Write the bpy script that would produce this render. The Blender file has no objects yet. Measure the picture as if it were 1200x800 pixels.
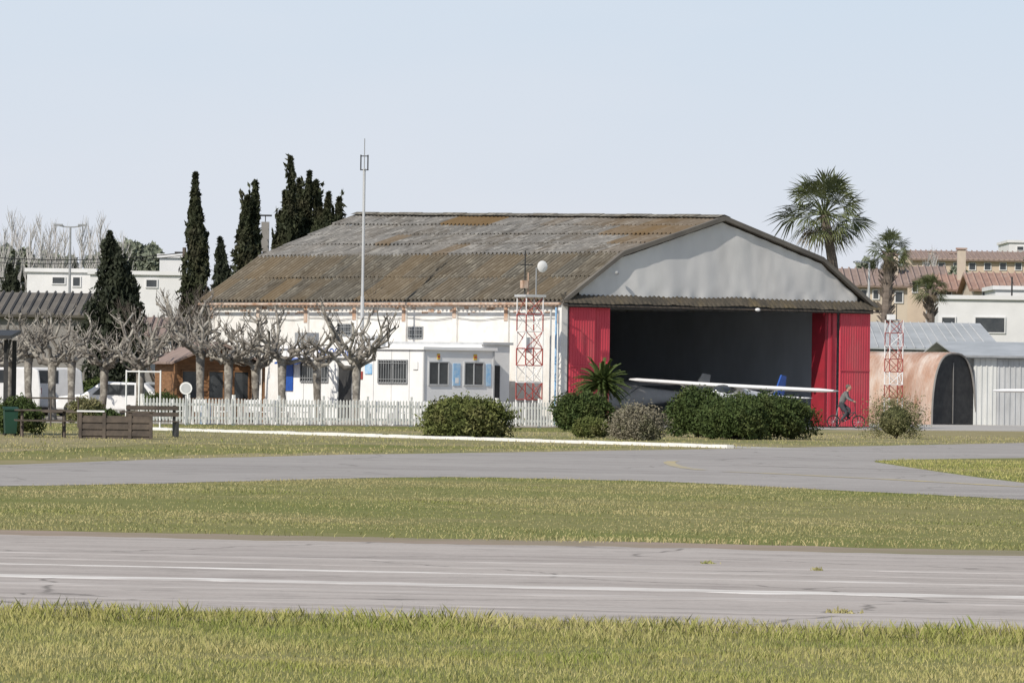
import bpy, math, random
import numpy as np
from mathutils import Vector, Matrix, noise

random.seed(7); RNG = np.random.default_rng(7)
scene = bpy.context.scene
scene.view_settings.view_transform = 'Standard'
scene.view_settings.look = 'None'
scene.view_settings.exposure = 0

# ------------------------------------------------------------------ survey helpers
F = 7500.0      # focal length in photo pixels (225 mm on 36 mm)
H = 1.75        # eye height, metres
ROLL = math.radians(0.8)
CR, SR = math.cos(ROLL), math.sin(ROLL)
def uv(px, py):
    dx, dy = px-600, py-400
    return dx*CR+dy*SR, -dx*SR+dy*CR
def gnd(px, py):
    u, v = uv(px, py); Y = H*F/(v-45); return (u/F*Y, Y)
def X(px, Y, py=450): return uv(px, py)[0]/F*Y
def Z(px, py, Y): return H+(45-uv(px, py)[1])/F*Y

# ------------------------------------------------------------------ materials
def mat(name, c1, c2=None, scale=2.0, rough=0.85, bump=0.0, bscale=None, stretch=(1,1,1),
        c3=None, scale3=0.3, lo=0.35, hi=0.65, lo3=0.5, hi3=0.7, metal=0.0, tone=None, spec=0.3, detail=4):
    m = bpy.data.materials.new(name); m.use_nodes = True
    nt = m.node_tree; N = nt.nodes; L = nt.links
    bs = N['Principled BSDF']
    bs.inputs['Roughness'].default_value = rough
    bs.inputs['Metallic'].default_value = metal
    bs.inputs['Specular IOR Level'].default_value = spec
    tc = N.new('ShaderNodeTexCoord'); mp = N.new('ShaderNodeMapping')
    mp.inputs['Scale'].default_value = stretch
    L.new(tc.outputs['Object'], mp.inputs['Vector'])
    if c2 is None: c2 = tuple(x*0.8 for x in c1)
    def nz(sc, det=detail):
        n = N.new('ShaderNodeTexNoise'); n.inputs['Scale'].default_value = sc
        n.inputs['Detail'].default_value = det; n.inputs['Roughness'].default_value = 0.62
        L.new(mp.outputs['Vector'], n.inputs['Vector']); return n
    def ramp(src, a, b):
        r = N.new('ShaderNodeMapRange'); r.inputs['From Min'].default_value = a; r.inputs['From Max'].default_value = b
        L.new(src, r.inputs['Value']); return r.outputs['Result']
    def mix(fac, a, b, mode='MIX'):
        x = N.new('ShaderNodeMix'); x.data_type = 'RGBA'; x.blend_type = mode
        if isinstance(fac, (int, float)): x.inputs[0].default_value = fac
        else: L.new(fac, x.inputs[0])
        for s, i in ((a, 6), (b, 7)):
            if isinstance(s, tuple): x.inputs[i].default_value = (*s[:3], 1)
            else: L.new(s, x.inputs[i])
        return x.outputs[2]
    n1 = nz(scale)
    col = mix(ramp(n1.outputs['Fac'], lo, hi), tuple(c1), tuple(c2))
    if c3 is not None:
        n3 = nz(scale3)
        col = mix(ramp(n3.outputs['Fac'], lo3, hi3), col, tuple(c3))
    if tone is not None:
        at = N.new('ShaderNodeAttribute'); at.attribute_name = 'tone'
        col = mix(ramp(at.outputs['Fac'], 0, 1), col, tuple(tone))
    L.new(col, bs.inputs['Base Color'])
    if bump > 0:
        nb = nz(bscale or scale*4, 4); bp = N.new('ShaderNodeBump')
        bp.inputs['Strength'].default_value = 1.0; bp.inputs['Distance'].default_value = bump
        L.new(nb.outputs['Fac'], bp.inputs['Height']); L.new(bp.outputs['Normal'], bs.inputs['Normal'])
    return m

M = {}
M['white'] = mat('white_paint', (.76,.75,.73), (.66,.64,.61), 1.5, .7, c3=(.45,.38,.31), scale3=.9, lo3=.58, hi3=.85)
M['whitec'] = mat('white_cabin_paint', (.80,.80,.80), (.73,.73,.73), 1.2, .6)
M['whitefence'] = mat('fence_paint', (.82,.81,.79), (.72,.71,.69), 3, .6)
M['plast'] = mat('white_plastic', (.8,.8,.8), (.72,.72,.72), 3, .4)
M['dark'] = mat('dark_metal', (.03,.03,.032), (.05,.05,.05), 3, .6)
M['grey'] = mat('grey_metal', (.33,.34,.35), (.24,.25,.26), 2, .5)
M['lgrey'] = mat('galvanised_metal', (.5,.51,.52), (.4,.41,.42), 2, .5, stretch=(1,1,.3))
M['glass'] = mat('window_glass', (.03,.035,.04), (.06,.065,.07), 1.5, .08, spec=.6)
M['red'] = mat('red_door_paint', (.64,.075,.105), (.54,.06,.09), 1.2, .7, c3=(.50,.14,.14), scale3=.8, stretch=(1,1,.4), lo3=.5, hi3=.8)
M['dred'] = mat('red_trim_paint', (.30,.02,.035), (.22,.02,.03), 2, .6)
M['redm'] = mat('red_mast_paint', (.38,.07,.06), (.26,.05,.04), 3, .6)
M['wood'] = mat('wood', (.30,.16,.08), (.19,.10,.05), 3, .7, stretch=(1,1,6))
M['woodd'] = mat('old_wood', (.13,.105,.085), (.07,.058,.05), 3, .8)
M['bark'] = mat('plane_tree_bark', (.24,.22,.195), (.11,.098,.085), 4, .95, c3=(.35,.33,.29), scale3=2.5, lo3=.50, hi3=.62)
M['barkb'] = mat('grey_bark', (.15,.125,.105), (.09,.075,.065), 4, .9)
M['barkfar'] = mat('hazed_twigs', (.46,.445,.44), (.38,.37,.365), 1, .9)  # twig colour lightened to paint in the haze of distance
M['blue'] = mat('blue_paint', (.02,.09,.38), (.02,.07,.3), 2, .4)
M['lblue'] = mat('light_blue_board', (.22,.45,.72), (.45,.6,.75), 6, .6)
M['yellow'] = mat('yellow_paint', (.65,.42,.04), (.5,.33,.05), 4, .7)
M['canvas'] = mat('canvas_gable', (.66,.65,.64), (.59,.58,.58), .6, .9, c3=(.48,.47,.46), scale3=.45, lo3=.5, hi3=.85, stretch=(1,1,.4))
M['conc'] = mat('concrete', (.46,.44,.41), (.37,.35,.33), .7, .9, c3=(.31,.30,.28), scale3=.15)
M['floor'] = mat('hangar_floor', (.36,.36,.36), (.26,.26,.26), .7, .7)
M['inner'] = mat('hangar_lining', (.52,.56,.62), (.42,.45,.50), .4, .85, stretch=(1,1,.4))
M['tile'] = mat('clay_tile', (.38,.25,.20), (.30,.19,.155), 1.5, .9, c3=(.38,.31,.27), scale3=.7)  # clay colour paled and desaturated, aerial haze put into it
M['tileb'] = mat('brown_clay_tile', (.31,.235,.205), (.25,.19,.165), 1.5, .9)  # brown tile also paled, haze of the far roofs in the colour
M['beige'] = mat('beige_render', (.52,.45,.37), (.46,.40,.33), 1, .9)
M['ochre'] = mat('ochre_render', (.55,.45,.35), (.48,.39,.31), 1, .9)
M['render'] = mat('pale_render', (.68,.68,.69), (.61,.61,.62), .6, .9)
M['greyw'] = mat('grey_render', (.26,.25,.24), (.2,.19,.18), .8, .9)
M['rust'] = mat('rusty_corrugated', (.42,.27,.20), (.56,.50,.46), 1.2, .8, c3=(.30,.17,.12), scale3=.8, stretch=(1,1,.5), lo3=.42, hi3=.7)
M['tin'] = mat('tin_sheet', (.66,.67,.66), (.54,.55,.54), 1.0, .6, stretch=(1,1,.3))
M['oldroof'] = mat('grey_sheet_roof', (.17,.155,.135), (.12,.11,.10), .8, .95)
M['lipm'] = mat('mossy_lip_sheet', (.10,.085,.065), (.055,.05,.042), 1.6, .95, c3=(.125,.10,.06), scale3=.9)
M['shedroof'] = mat('zinc_roof', (.42,.44,.46), (.32,.34,.355), .6, .6)
M['rubber'] = mat('rubber', (.02,.02,.02), (.03,.03,.03), 3, .8)
M['skin'] = mat('skin', (.50,.30,.22), (.46,.27,.19), 5, .6)
M['jacket'] = mat('grey_jacket', (.19,.19,.19), (.13,.13,.13), 9, .95, spec=.1)
M['jeans'] = mat('dark_trousers', (.08,.08,.09), (.05,.052,.06), 9, .95, spec=.1)
M['hair'] = mat('grey_hair', (.16,.14,.12), (.09,.08,.07), 30, .8)
M['green'] = mat('green_bin', (.015,.055,.035), (.012,.04,.025), 2, .6)

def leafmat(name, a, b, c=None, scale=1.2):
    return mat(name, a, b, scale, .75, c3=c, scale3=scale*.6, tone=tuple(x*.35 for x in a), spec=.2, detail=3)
M['cyp'] = leafmat('cypress_foliage', (.034,.043,.023), (.056,.063,.031), (.066,.056,.034), .8)
M['cypn'] = leafmat('dark_cypress_foliage', (.030,.038,.025), (.044,.051,.03), None, .8)
M['shrub'] = leafmat('shrub_foliage', (.10,.125,.035), (.16,.175,.055), (.21,.20,.085), 2)
M['shrubd'] = leafmat('dark_shrub_foliage', (.05,.078,.024), (.075,.105,.03), (.10,.115,.04), 2)
M['shrubg'] = leafmat('grey_shrub_foliage', (.22,.20,.14), (.29,.26,.20), (.14,.155,.07), 3)
M['shruby'] = leafmat('olive_shrub_foliage', (.17,.18,.075), (.25,.22,.12), (.10,.13,.04), 3)
M['palm'] = leafmat('palm_foliage', (.085,.105,.045), (.125,.14,.06), None, 1.5)
M['palmdry'] = leafmat('dry_palm_foliage', (.22,.18,.11), (.15,.12,.08), None, 1.5)
M['palmbark'] = mat('palm_bark', (.19,.155,.13), (.11,.09,.075), 3, .95, stretch=(1,1,5))
M['cycad'] = leafmat('cycad_foliage', (.06,.09,.025), (.09,.12,.035), None, 3)
M['far'] = leafmat('distant_foliage', (.19,.215,.165), (.24,.26,.20), (.16,.185,.145), .15)  # leaf colours lightened in place of aerial haze
M['blade'] = mat('grass_blades', (.22,.255,.055), (.15,.195,.04), .5, .8, c3=(.38,.34,.13), scale3=.8, lo3=.44, hi3=.72, tone=(.44,.39,.18), spec=.12, detail=3)
M['blade2'] = mat('dry_grass_blades', (.215,.24,.07), (.15,.185,.05), .10, .8, c3=(.38,.325,.165), scale3=.20, lo3=.42, hi3=.62, tone=(.41,.36,.19), spec=.12, detail=5)
M['ruststain'] = mat('rust_stain', (.38,.23,.15), (.55,.46,.39), 3, .9, stretch=(1,1,.6))

# ------------------------------------------------------------------ mesh builder
class B:
    def __init__(s): s.v=[]; s.f=[]; s.m=[]; s.mats=[]
    def mi(s, m):
        m = M[m] if isinstance(m, str) else m
        if m not in s.mats: s.mats.append(m)
        return s.mats.index(m)
    def face(s, pts, m):
        i0=len(s.v); s.v += [tuple(p) for p in pts]; s.f.append(list(range(i0, i0+len(pts)))); s.m.append(s.mi(m))
    def box(s, x0,x1,y0,y1,z0,z1,m):
        i=len(s.v)
        s.v += [(x,y,z) for z in (z0,z1) for y in (y0,y1) for x in (x0,x1)]
        k=s.mi(m)
        for q in ((0,2,3,1),(4,5,7,6),(0,1,5,4),(2,6,7,3),(0,4,6,2),(1,3,7,5)):
            s.f.append([i+a for a in q]); s.m.append(k)
    def prism(s, pts, vec, m):
        i=len(s.v); n=len(pts); vec=Vector(vec); k=s.mi(m)
        s.v += [tuple(p) for p in pts]+[tuple(Vector(p)+vec) for p in pts]
        s.f.append([i+a for a in range(n)][::-1]); s.m.append(k)
        s.f.append([i+n+a for a in range(n)]); s.m.append(k)
        for a in range(n):
            b=(a+1)%n; s.f.append([i+a,i+b,i+n+b,i+n+a]); s.m.append(k)
    def tube(s, pts, rad, m, n=6, sq=1.0):
        pts=[Vector(p) for p in pts]
        if not isinstance(rad,(list,tuple)): rad=[rad]*len(pts)
        k=s.mi(m); i0=len(s.v); up=None
        for j,p in enumerate(pts):
            d=(pts[min(j+1,len(pts)-1)]-pts[max(j-1,0)])
            d = d.normalized() if d.length>1e-6 else Vector((0,0,1))
            if up is None:
                up = d.orthogonal().normalized() if abs(d.z)>.99 else Vector((0,0,1)).cross(d).normalized()
            a=(up-d*up.dot(d)); a = a.normalized() if a.length>1e-5 else d.orthogonal().normalized()
            up=a; b=d.cross(a)
            for q in range(n):
                t=2*math.pi*q/n; s.v.append(tuple(p+a*math.cos(t)*rad[j]+b*math.sin(t)*rad[j]*sq))
        for j in range(len(pts)-1):
            for q in range(n):
                r=(q+1)%n
                s.f.append([i0+j*n+q,i0+j*n+r,i0+(j+1)*n+r,i0+(j+1)*n+q]); s.m.append(k)
        s.f.append([i0+q for q in range(n)][::-1]); s.m.append(k)
        s.f.append([i0+(len(pts)-1)*n+q for q in range(n)]); s.m.append(k)
    def ball(s, c, r, m, nu=8, nv=6, jit=0):
        if not isinstance(r,(list,tuple)): r=(r,r,r)
        k=s.mi(m); i0=len(s.v)
        for a in range(nv+1):
            th=math.pi*a/nv
            for b in range(nu):
                ph=2*math.pi*b/nu; q=1+random.uniform(-jit,jit)
                s.v.append((c[0]+r[0]*math.sin(th)*math.cos(ph)*q, c[1]+r[1]*math.sin(th)*math.sin(ph)*q, c[2]+r[2]*math.cos(th)*q))
        for a in range(nv):
            for b in range(nu):
                d=(b+1)%nu
                s.f.append([i0+a*nu+b,i0+(a+1)*nu+b,i0+(a+1)*nu+d,i0+a*nu+d]); s.m.append(k)
    def obj(s, name, parent=None, loc=(0,0,0), rz=0, smooth=False, tone=None):
        me=bpy.data.meshes.new(name); me.from_pydata(s.v,[],s.f)
        for m in s.mats: me.materials.append(m)
        me.polygons.foreach_set('material_index', s.m)
        if smooth: me.polygons.foreach_set('use_smooth',[True]*len(s.f))
        if tone is not None:
            at=me.attributes.new('tone','FLOAT','FACE'); at.data.foreach_set('value',tone)
        me.update()
        o=bpy.data.objects.new(name,me); scene.collection.objects.link(o)
        o.location=loc; o.rotation_euler=(0,0,rz); o.parent=parent
        return o

def empty(name, loc=(0,0,0), rz=0, rot=None):
    o=bpy.data.objects.new(name,None); scene.collection.objects.link(o)
    o.location=loc; o.rotation_euler=rot if rot else (0,0,rz); o.empty_display_size=.5
    return o

def np_mesh(name, verts, nper, m, parent=None, tone=None, loc=(0,0,0)):
    me=bpy.data.meshes.new(name); nv=len(verts); nf=nv//nper
    me.vertices.add(nv); me.vertices.foreach_set('co', verts.astype(np.float32).ravel())
    me.loops.add(nv); me.loops.foreach_set('vertex_index', np.arange(nv,dtype=np.int32))
    me.polygons.add(nf); me.polygons.foreach_set('loop_start', np.arange(0,nv,nper,dtype=np.int32))
    try: me.polygons.foreach_set('loop_total', np.full(nf,nper,dtype=np.int32))
    except Exception: pass
    me.materials.append(M[m] if isinstance(m,str) else m)
    if tone is not None:
        at=me.attributes.new('tone','FLOAT','FACE'); at.data.foreach_set('value',tone.astype(np.float32))
    me.update(calc_edges=True); me.validate()
    o=bpy.data.objects.new(name,me); scene.collection.objects.link(o); o.parent=parent; o.location=loc
    return o

def leaves(C, size, aspect=1.6, up=0.0):
    n=len(C); d=RNG.normal(size=(n,3)); d[:,2]+=up; d/=np.linalg.norm(d,axis=1)[:,None]
    e=RNG.normal(size=(n,3)); e-= (e*d).sum(1)[:,None]*d; e/=np.linalg.norm(e,axis=1)[:,None]
    sz=(size*(.6+.8*RNG.random(n)))[:,None]
    a=d*sz*aspect; b=e*sz*.5
    V=np.stack([C-a*.5, C+b*.7, C+a*.5, C-b*.7],axis=1)
    return V.reshape(-1,3)

# ------------------------------------------------------------------ camera, sun, sky
cam=bpy.data.cameras.new('camera'); co=bpy.data.objects.new('camera',cam); scene.collection.objects.link(co)
cam.sensor_width=36; cam.lens=F/1200*36; cam.clip_start=.5; cam.clip_end=9000
co.matrix_world=Matrix.Translation((0,0,H)) @ Matrix.Rotation(math.pi/2+math.atan(45/F),4,'X') @ Matrix.Rotation(ROLL,4,'Z')
scene.camera=co
EL=math.radians(38); sd=Vector((-.60,-.80)).normalized()
sv=Vector((sd.x*math.cos(EL), sd.y*math.cos(EL), math.sin(EL)))
sun=bpy.data.lights.new('sun','SUN'); sun.energy=4.35; sun.angle=math.radians(.55); sun.color=(1,.93,.82)
so=bpy.data.objects.new('sun',sun); scene.collection.objects.link(so); so.rotation_euler=sv.to_track_quat('Z','Y').to_euler(); so.location=(-40,-40,60)
w=bpy.data.worlds.new('World'); scene.world=w; w.use_nodes=True
wn=w.node_tree.nodes; wl=w.node_tree.links; bg=wn['Background']
sky=wn.new('ShaderNodeTexSky'); sky.sky_type='NISHITA'; sky.sun_disc=False
sky.sun_elevation=EL; sky.sun_rotation=math.atan2(sv.x,sv.y)
sky.air_density=1.0; sky.dust_density=1.2; sky.ozone_density=3.0
tc=wn.new('ShaderNodeTexCoord'); sp=wn.new('ShaderNodeSeparateXYZ'); wl.new(tc.outputs['Generated'],sp.inputs[0])
def wr(src,a,b,c=0,d=1):
    r=wn.new('ShaderNodeMapRange'); r.inputs['From Min'].default_value=a; r.inputs['From Max'].default_value=b
    r.inputs['To Min'].default_value=c; r.inputs['To Max'].default_value=d; wl.new(src,r.inputs['Value']); return r.outputs['Result']
def wm(f,a,b):
    x=wn.new('ShaderNodeMix'); x.data_type='RGBA'; wl.new(f,x.inputs[0])
    for s,i in ((a,6),(b,7)):
        if isinstance(s,tuple): x.inputs[i].default_value=(*s,1)
        else: wl.new(s,x.inputs[i])
    return x.outputs[2]
hz=wm(wr(sp.outputs['Z'],.0,.075),(7.6,7.7,8.2),(6.1,7.25,8.5))
mp=wn.new('ShaderNodeMapping'); mp.inputs['Scale'].default_value=(5,5,16); wl.new(tc.outputs['Generated'],mp.inputs['Vector'])
ns=wn.new('ShaderNodeTexNoise'); ns.inputs['Scale'].default_value=1.6; ns.inputs['Detail'].default_value=4; ns.inputs['Roughness'].default_value=.5; wl.new(mp.outputs['Vector'],ns.inputs['Vector'])
hz=wm(wr(ns.outputs['Fac'],.42,.75,0,.5),hz,(7.7,7.9,8.45))
colr=wm(wr(sp.outputs['Z'],.08,.45,0.0,.85),hz,sky.outputs['Color'])
wl.new(colr,bg.inputs['Color']); bg.inputs['Strength'].default_value=.1

# ------------------------------------------------------------------ ground
def gmat(name, base, alt, patch, s1=.5, s2=.05, streak=None, dark=None, crack=.5):
    m=bpy.data.materials.new(name); m.use_nodes=True; nt=m.node_tree; N=nt.nodes; L=nt.links; bs=N['Principled BSDF']
    bs.inputs['Roughness'].default_value=.95; bs.inputs['Specular IOR Level'].default_value=.05
    tc=N.new('ShaderNodeTexCoord')
    rt=N.new('ShaderNodeMapping'); rt.inputs['Rotation'].default_value=(0,0,math.atan(.25)); L.new(tc.outputs['Object'],rt.inputs['Vector'])
    def nz(sc,st=(1,1,1),det=6,r=.65):
        mp=N.new('ShaderNodeMapping'); mp.inputs['Scale'].default_value=st; L.new(rt.outputs['Vector'],mp.inputs['Vector'])
        n=N.new('ShaderNodeTexNoise'); n.inputs['Scale'].default_value=sc; n.inputs['Detail'].default_value=det; n.inputs['Roughness'].default_value=r
        L.new(mp.outputs['Vector'],n.inputs['Vector']); return n.outputs['Fac']
    def ramp(src,a,b,c=0,d=1):
        r=N.new('ShaderNodeMapRange'); r.inputs['From Min'].default_value=a; r.inputs['From Max'].default_value=b
        r.inputs['To Min'].default_value=c; r.inputs['To Max'].default_value=d; L.new(src,r.inputs['Value']); return r.outputs['Result']
    def mix(f,a,b):
        x=N.new('ShaderNodeMix'); x.data_type='RGBA'; L.new(f,x.inputs[0])
        for s,i in ((a,6),(b,7)):
            if isinstance(s,tuple): x.inputs[i].default_value=(*s,1)
            else: L.new(s,x.inputs[i])
        return x.outputs[2]
    col=mix(ramp(nz(s1),.35,.65),base,alt)
    col=mix(ramp(nz(s2),.42,.62),col,patch)
    if streak:
        col=mix(ramp(nz(1.0,(.05,.45,1),6,.7),.42,.62,0,1),col,streak)
        col=mix(ramp(nz(1.0,(.16,1.3,1),7,.75),.50,.66,0,.6),col,tuple(x*.66 for x in base))
        col=mix(ramp(nz(1.0,(.6,3.0,1),6,.8),.54,.70,0,.5),col,tuple(min(1,x*1.3) for x in base))
        col=mix(ramp(nz(1.0,(.8,.9,1),5,.7),.56,.68,0,.55),col,tuple(x*.58 for x in base))
        col=mix(ramp(nz(16,(1,1,1),3,.8),.52,.72,0,.5),col,tuple(x*.55 for x in base))
    if dark:
        vo=N.new('ShaderNodeTexVoronoi'); vo.feature='DISTANCE_TO_EDGE'; vo.inputs['Scale'].default_value=.16
        dn=N.new('ShaderNodeTexNoise'); dn.inputs['Scale'].default_value=.9; dn.inputs['Detail'].default_value=6
        L.new(tc.outputs['Object'],dn.inputs['Vector'])
        ad=N.new('ShaderNodeVectorMath'); ad.operation='ADD'; L.new(rt.outputs['Vector'],ad.inputs[0]); L.new(dn.outputs['Color'],ad.inputs[1])
        L.new(ad.outputs[0],vo.inputs['Vector'])
        col=mix(ramp(vo.outputs['Distance'],.001,.008,crack,0),col,dark)
    L.new(col,bs.inputs['Base Color']); return m
G_grass=gmat('grass_ground',(.185,.185,.07),(.25,.225,.105),(.16,.175,.055),.9,.08)
G_run=gmat('old_runway_asphalt',(.40,.36,.335),(.335,.30,.28),(.42,.38,.35),2.2,.10,streak=(.46,.42,.39),dark=(.13,.12,.11),crack=.7)
G_taxi=gmat('taxiway_asphalt',(.345,.322,.305),(.285,.267,.255),(.37,.347,.33),1.8,.07,streak=(.385,.362,.343),dark=(.15,.14,.13),crack=.6)
G_pave=gmat('terrace_paving',(.36,.33,.29),(.30,.27,.24),(.24,.21,.17),.8,.1)
G_dry=gmat('dry_grass_ground',(.25,.22,.115),(.33,.28,.17),(.19,.19,.08),.7,.06)
G_shoulder=gmat('runway_shoulder',(.34,.27,.225),(.30,.24,.20),(.23,.21,.13),1.5,.15)

def sheet(name, pts_lo, pts_hi, m, z, jit=0, seed=0, sk=.14):
    """ground sheet with feathered (ramped down) edges so that no gap shows below it"""
    n=len(pts_lo); v=[]; f=[]
    for i in range(n):
        a=pts_lo[i]; b=pts_hi[i]
        j1=jit*(noise.noise((a[0]*.35,seed,1))+.7*noise.noise((a[0]*1.7,seed,2))); j2=jit*(noise.noise((b[0]*.35,seed,5))+.7*noise.noise((b[0]*1.7,seed,7)))
        v+=[(a[0],a[1]+j1-sk,z-.0055),(a[0],a[1]+j1,z),(b[0],b[1]+j2,z),(b[0],b[1]+j2+sk,z-.0055)]
    for i in range(n-1):
        for k in range(3): f.append([4*i+k,4*i+4+k,4*i+5+k,4*i+1+k])
    me=bpy.data.meshes.new(name); me.from_pydata(v,[],f); me.materials.append(m); me.update()
    o=bpy.data.objects.new(name,me); scene.collection.objects.link(o); return o

b=B(); b.face([(-4000,-400,0),(4000,-400,0),(4000,6000,0),(-4000,6000,0)],G_grass); b.obj('ground')

MR=-.25
def line(px,py,m=MR):
    x0,y0=gnd(px,py); return lambda x: y0+(x-x0)*m
def runstrip(name,l1,l2,m,z,jit=0,x0=-60,x1=60,n=700,seed=0,sk=.14):
    xs=np.linspace(x0,x1,n)
    return sheet(name,[(x,l1(x)) for x in xs],[(x,l2(x)) for x in xs],m,z,jit,seed,sk)
lo_edge=line(600,731); hi_edge=line(600,636)
def off(l,d): return lambda x: l(x)+d
runstrip('runway_shoulder',off(lo_edge,-.5),off(hi_edge,1.2),G_shoulder,.004,.5,-150,150,1500,3)
runstrip('runway',off(lo_edge,1.0),off(hi_edge,-1.2),G_run,.008,.6,-150,150,1500,4)
def wornpaint(name,c,under,th=.5):
    return mat(name,c,under,4,.9,lo=th-.10,hi=th+.10,stretch=(.22,1.2,1),c3=under,scale3=.9,lo3=.44,hi3=.62,spec=.05,detail=7)
W1=wornpaint('worn_white_marking',(.76,.735,.70),(.45,.415,.39),.52)
W2=wornpaint('faded_white_marking',(.57,.53,.50),(.41,.375,.35),.45)
for nm,py,wd,mm,sd_ in (('runway_marking',688,.62,W1,1),('runway_marking',674,.22,W1,2),('runway_marking',660,.40,W2,3),('runway_marking',697,.4,W2,4),('runway_marking',712,.3,W2,6),('runway_marking',667,.25,W2,8)):
    l=line(600,py); runstrip(nm,off(l,-wd/2),off(l,wd/2),mm,.012,.14 if wd<.5 else .26,-90,90,1800,sd_,.04)

def pxline(pts):
    xs=[p[0] for p in pts]; ys=[p[1] for p in pts]
    def f(px):
        y=float(np.interp(px,xs,ys))
        if px<xs[0]: y+= SR*(px-xs[0])
        if px>xs[-1]: y+= SR*(px-xs[-1])
        return gnd(px,y)
    return f
tx_lo=pxline([(0,569),(150,567),(300,563),(420,560),(520,559),(640,560),(760,563),(900,570),(1000,575),(1100,580),(1200,585)])
tx_hi=pxline([(0,545),(200,538),(400,533),(600,530),(850,526),(1000,523),(1200,519)])
ps=np.linspace(-1500,2700,900)
sheet('taxiway',[tx_lo(p) for p in ps],[tx_hi(p) for p in ps],G_taxi,.009,.9,9)
sheet('dry_verge',[tx_hi(p) for p in ps],[(tx_hi(p)[0],tx_hi(p)[1]+7+5*noise.noise((p*.02,3,3))) for p in ps],G_dry,.004,.9,11)
isl_lo=pxline([(1025,541.5),(1060,547),(1100,553),(1150,560),(1200,566),(1500,585)])
isl_hi=pxline([(1025,540.5),(1060,539),(1100,538),(1200,537),(1500,538)])
ps2=np.linspace(1025,1500,200)
sheet('grass_island',[isl_lo(p) for p in ps2],[isl_hi(p) for p in ps2],G_grass,.013,.4,5)
a1=pxline([(0,530),(190,520),(850,524),(1200,516)]); a2=pxline([(0,506),(190,503.5),(500,505),(850,508),(1010,503),(1200,500)])
sheet('dry_grass_verge',[a1(p) for p in ps],[a2(p) for p in ps],G_dry,.0065,2.5,21)
YL=wornpaint('worn_yellow_marking',(.56,.44,.16),(.35,.33,.30),.5)
def ribbon(name,pxpts,wd,m,z=.013):
    pts=[gnd(*p) for p in pxpts]; b=B(); V=[]
    for i,p in enumerate(pts):
        a=Vector(pts[max(i-1,0)]); c=Vector(pts[min(i+1,len(pts)-1)]); d=(c-a).normalized(); nrm=Vector((-d.y,d.x))*wd/2
        V.append(((p[0]+nrm.x,p[1]+nrm.y,z),(p[0]-nrm.x,p[1]-nrm.y,z)))
    for i in range(len(V)-1): b.face([V[i][0],V[i][1],V[i+1][1],V[i+1][0]],m)
    return b.obj(name)
ribbon('taxiway_marking',[(822,551),(805,549),(793,546.5),(786,544),(784,542),(790,540.3)],.25,YL)
ribbon('taxiway_marking',[(850,553),(900,555),(960,558),(1040,562),(1200,571)],.35,YL)
ribbon('taxiway_marking',[(860,545),(960,548),(1100,551)],.35,W2)

# hangar frame
A=math.radians(38); P0=(2.07,250.0)
def HW(t,d):
    return (P0[0]+t*math.cos(A)-d*math.sin(A), P0[1]+t*math.sin(A)+d*math.cos(A))
def slab(name,q,z,m,th=.02):
    b=B(); b.prism([(x,y,z-th) for x,y in q],(0,0,th),m); return b.obj(name)
slab('hangar_apron',[HW(-.3,-9),HW(26,-9),HW(60,8),HW(60,20),HW(15.6,20),HW(15.6,.02),HW(-.3,.02)],.012,M['conc'])
slab('terrace_paving',[(X(100,226),226.5),(X(640,236),236.5),HW(-.32,-2),HW(-.32,23),(-30,262),(-30,230)],.010,G_pave)
k0=Vector(gnd(150,503)); k1=Vector(gnd(852,525.0)); d=(k1-k0); b=B(); n=46; u=d.normalized(); nn=Vector((-u.y,u.x))
for i in range(n):
    a=k0+d*(i/n); c=k0+d*((i+.985)/n); w2=nn*.22; zz=.09+random.uniform(-.01,.01)
    b.prism([(a.x,a.y,-.02),(c.x,c.y,-.02),(c.x+w2.x,c.y+w2.y,-.02),(a.x+w2.x,a.y+w2.y,-.02)],(0,0,zz+.02),'whitefence')
b.obj('path_kerb')
slab('footpath',[tuple(k0+nn*.23),tuple(k1+nn*.23),tuple(k1+nn*2.6),tuple(k0+nn*2.0)],.016,M['conc'])

# ------------------------------------------------------------------ grass blades
def fbm(x,y,s):
    return (np.sin(x*1.3*s+2*np.sin(y*.9*s))+np.sin(y*1.7*s+1.5*np.sin(x*1.1*s+1))+.6*np.sin((x+y)*3.1*s+2))/2.6
def blades(name, n, xr, yr, keep, hfun, wid, m, lean=.5):
    x=RNG.uniform(*xr,n); y=RNG.uniform(*yr,n); k=keep(x,y); x=x[k]; y=y[k]; n=len(x)
    h=hfun(x,y)*(.55+.8*RNG.random(n)); th=RNG.random(n)*2*np.pi; la=RNG.random(n)*2*np.pi; lm=h*lean*RNG.random(n)
    wx=np.cos(th)*wid*.5; wy=np.sin(th)*wid*.5
    bx=np.cos(la)*lm; by=np.sin(la)*lm; z0=np.zeros(n)
    V=np.stack([np.stack([x-wx,y-wy,z0],1),np.stack([x+wx,y+wy,z0],1),
                np.stack([x+bx*.45+wx*.7,y+by*.45+wy*.7,h*.6],1),np.stack([x+bx,y+by,h],1)],1).reshape(-1,3)
    patch=np.clip(.25+.45*fbm(x*.8,y*.35,.9)+.35*fbm(y*.3,x*.5,2.1),0,1)
    return np_mesh(name,V,4,m,tone=np.clip(RNG.random(n)**2*.8+patch*.75,0,1))
L0=gnd(600,731); H0=gnd(600,636)
loe=lambda x: L0[1]+(x-L0[0])*MR
hie=lambda x: H0[1]+(x-H0[0])*MR
def near_keep(x,y):
    e=loe(x)+.5*fbm(x,y,2.0)+.25*fbm(x,y*.2,6)
    return ((y<e+.35)&(RNG.random(len(x))<.72+.40*fbm(x,y,2.3)))|((y<e+1.6)&(RNG.random(len(x))<.10))
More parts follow.
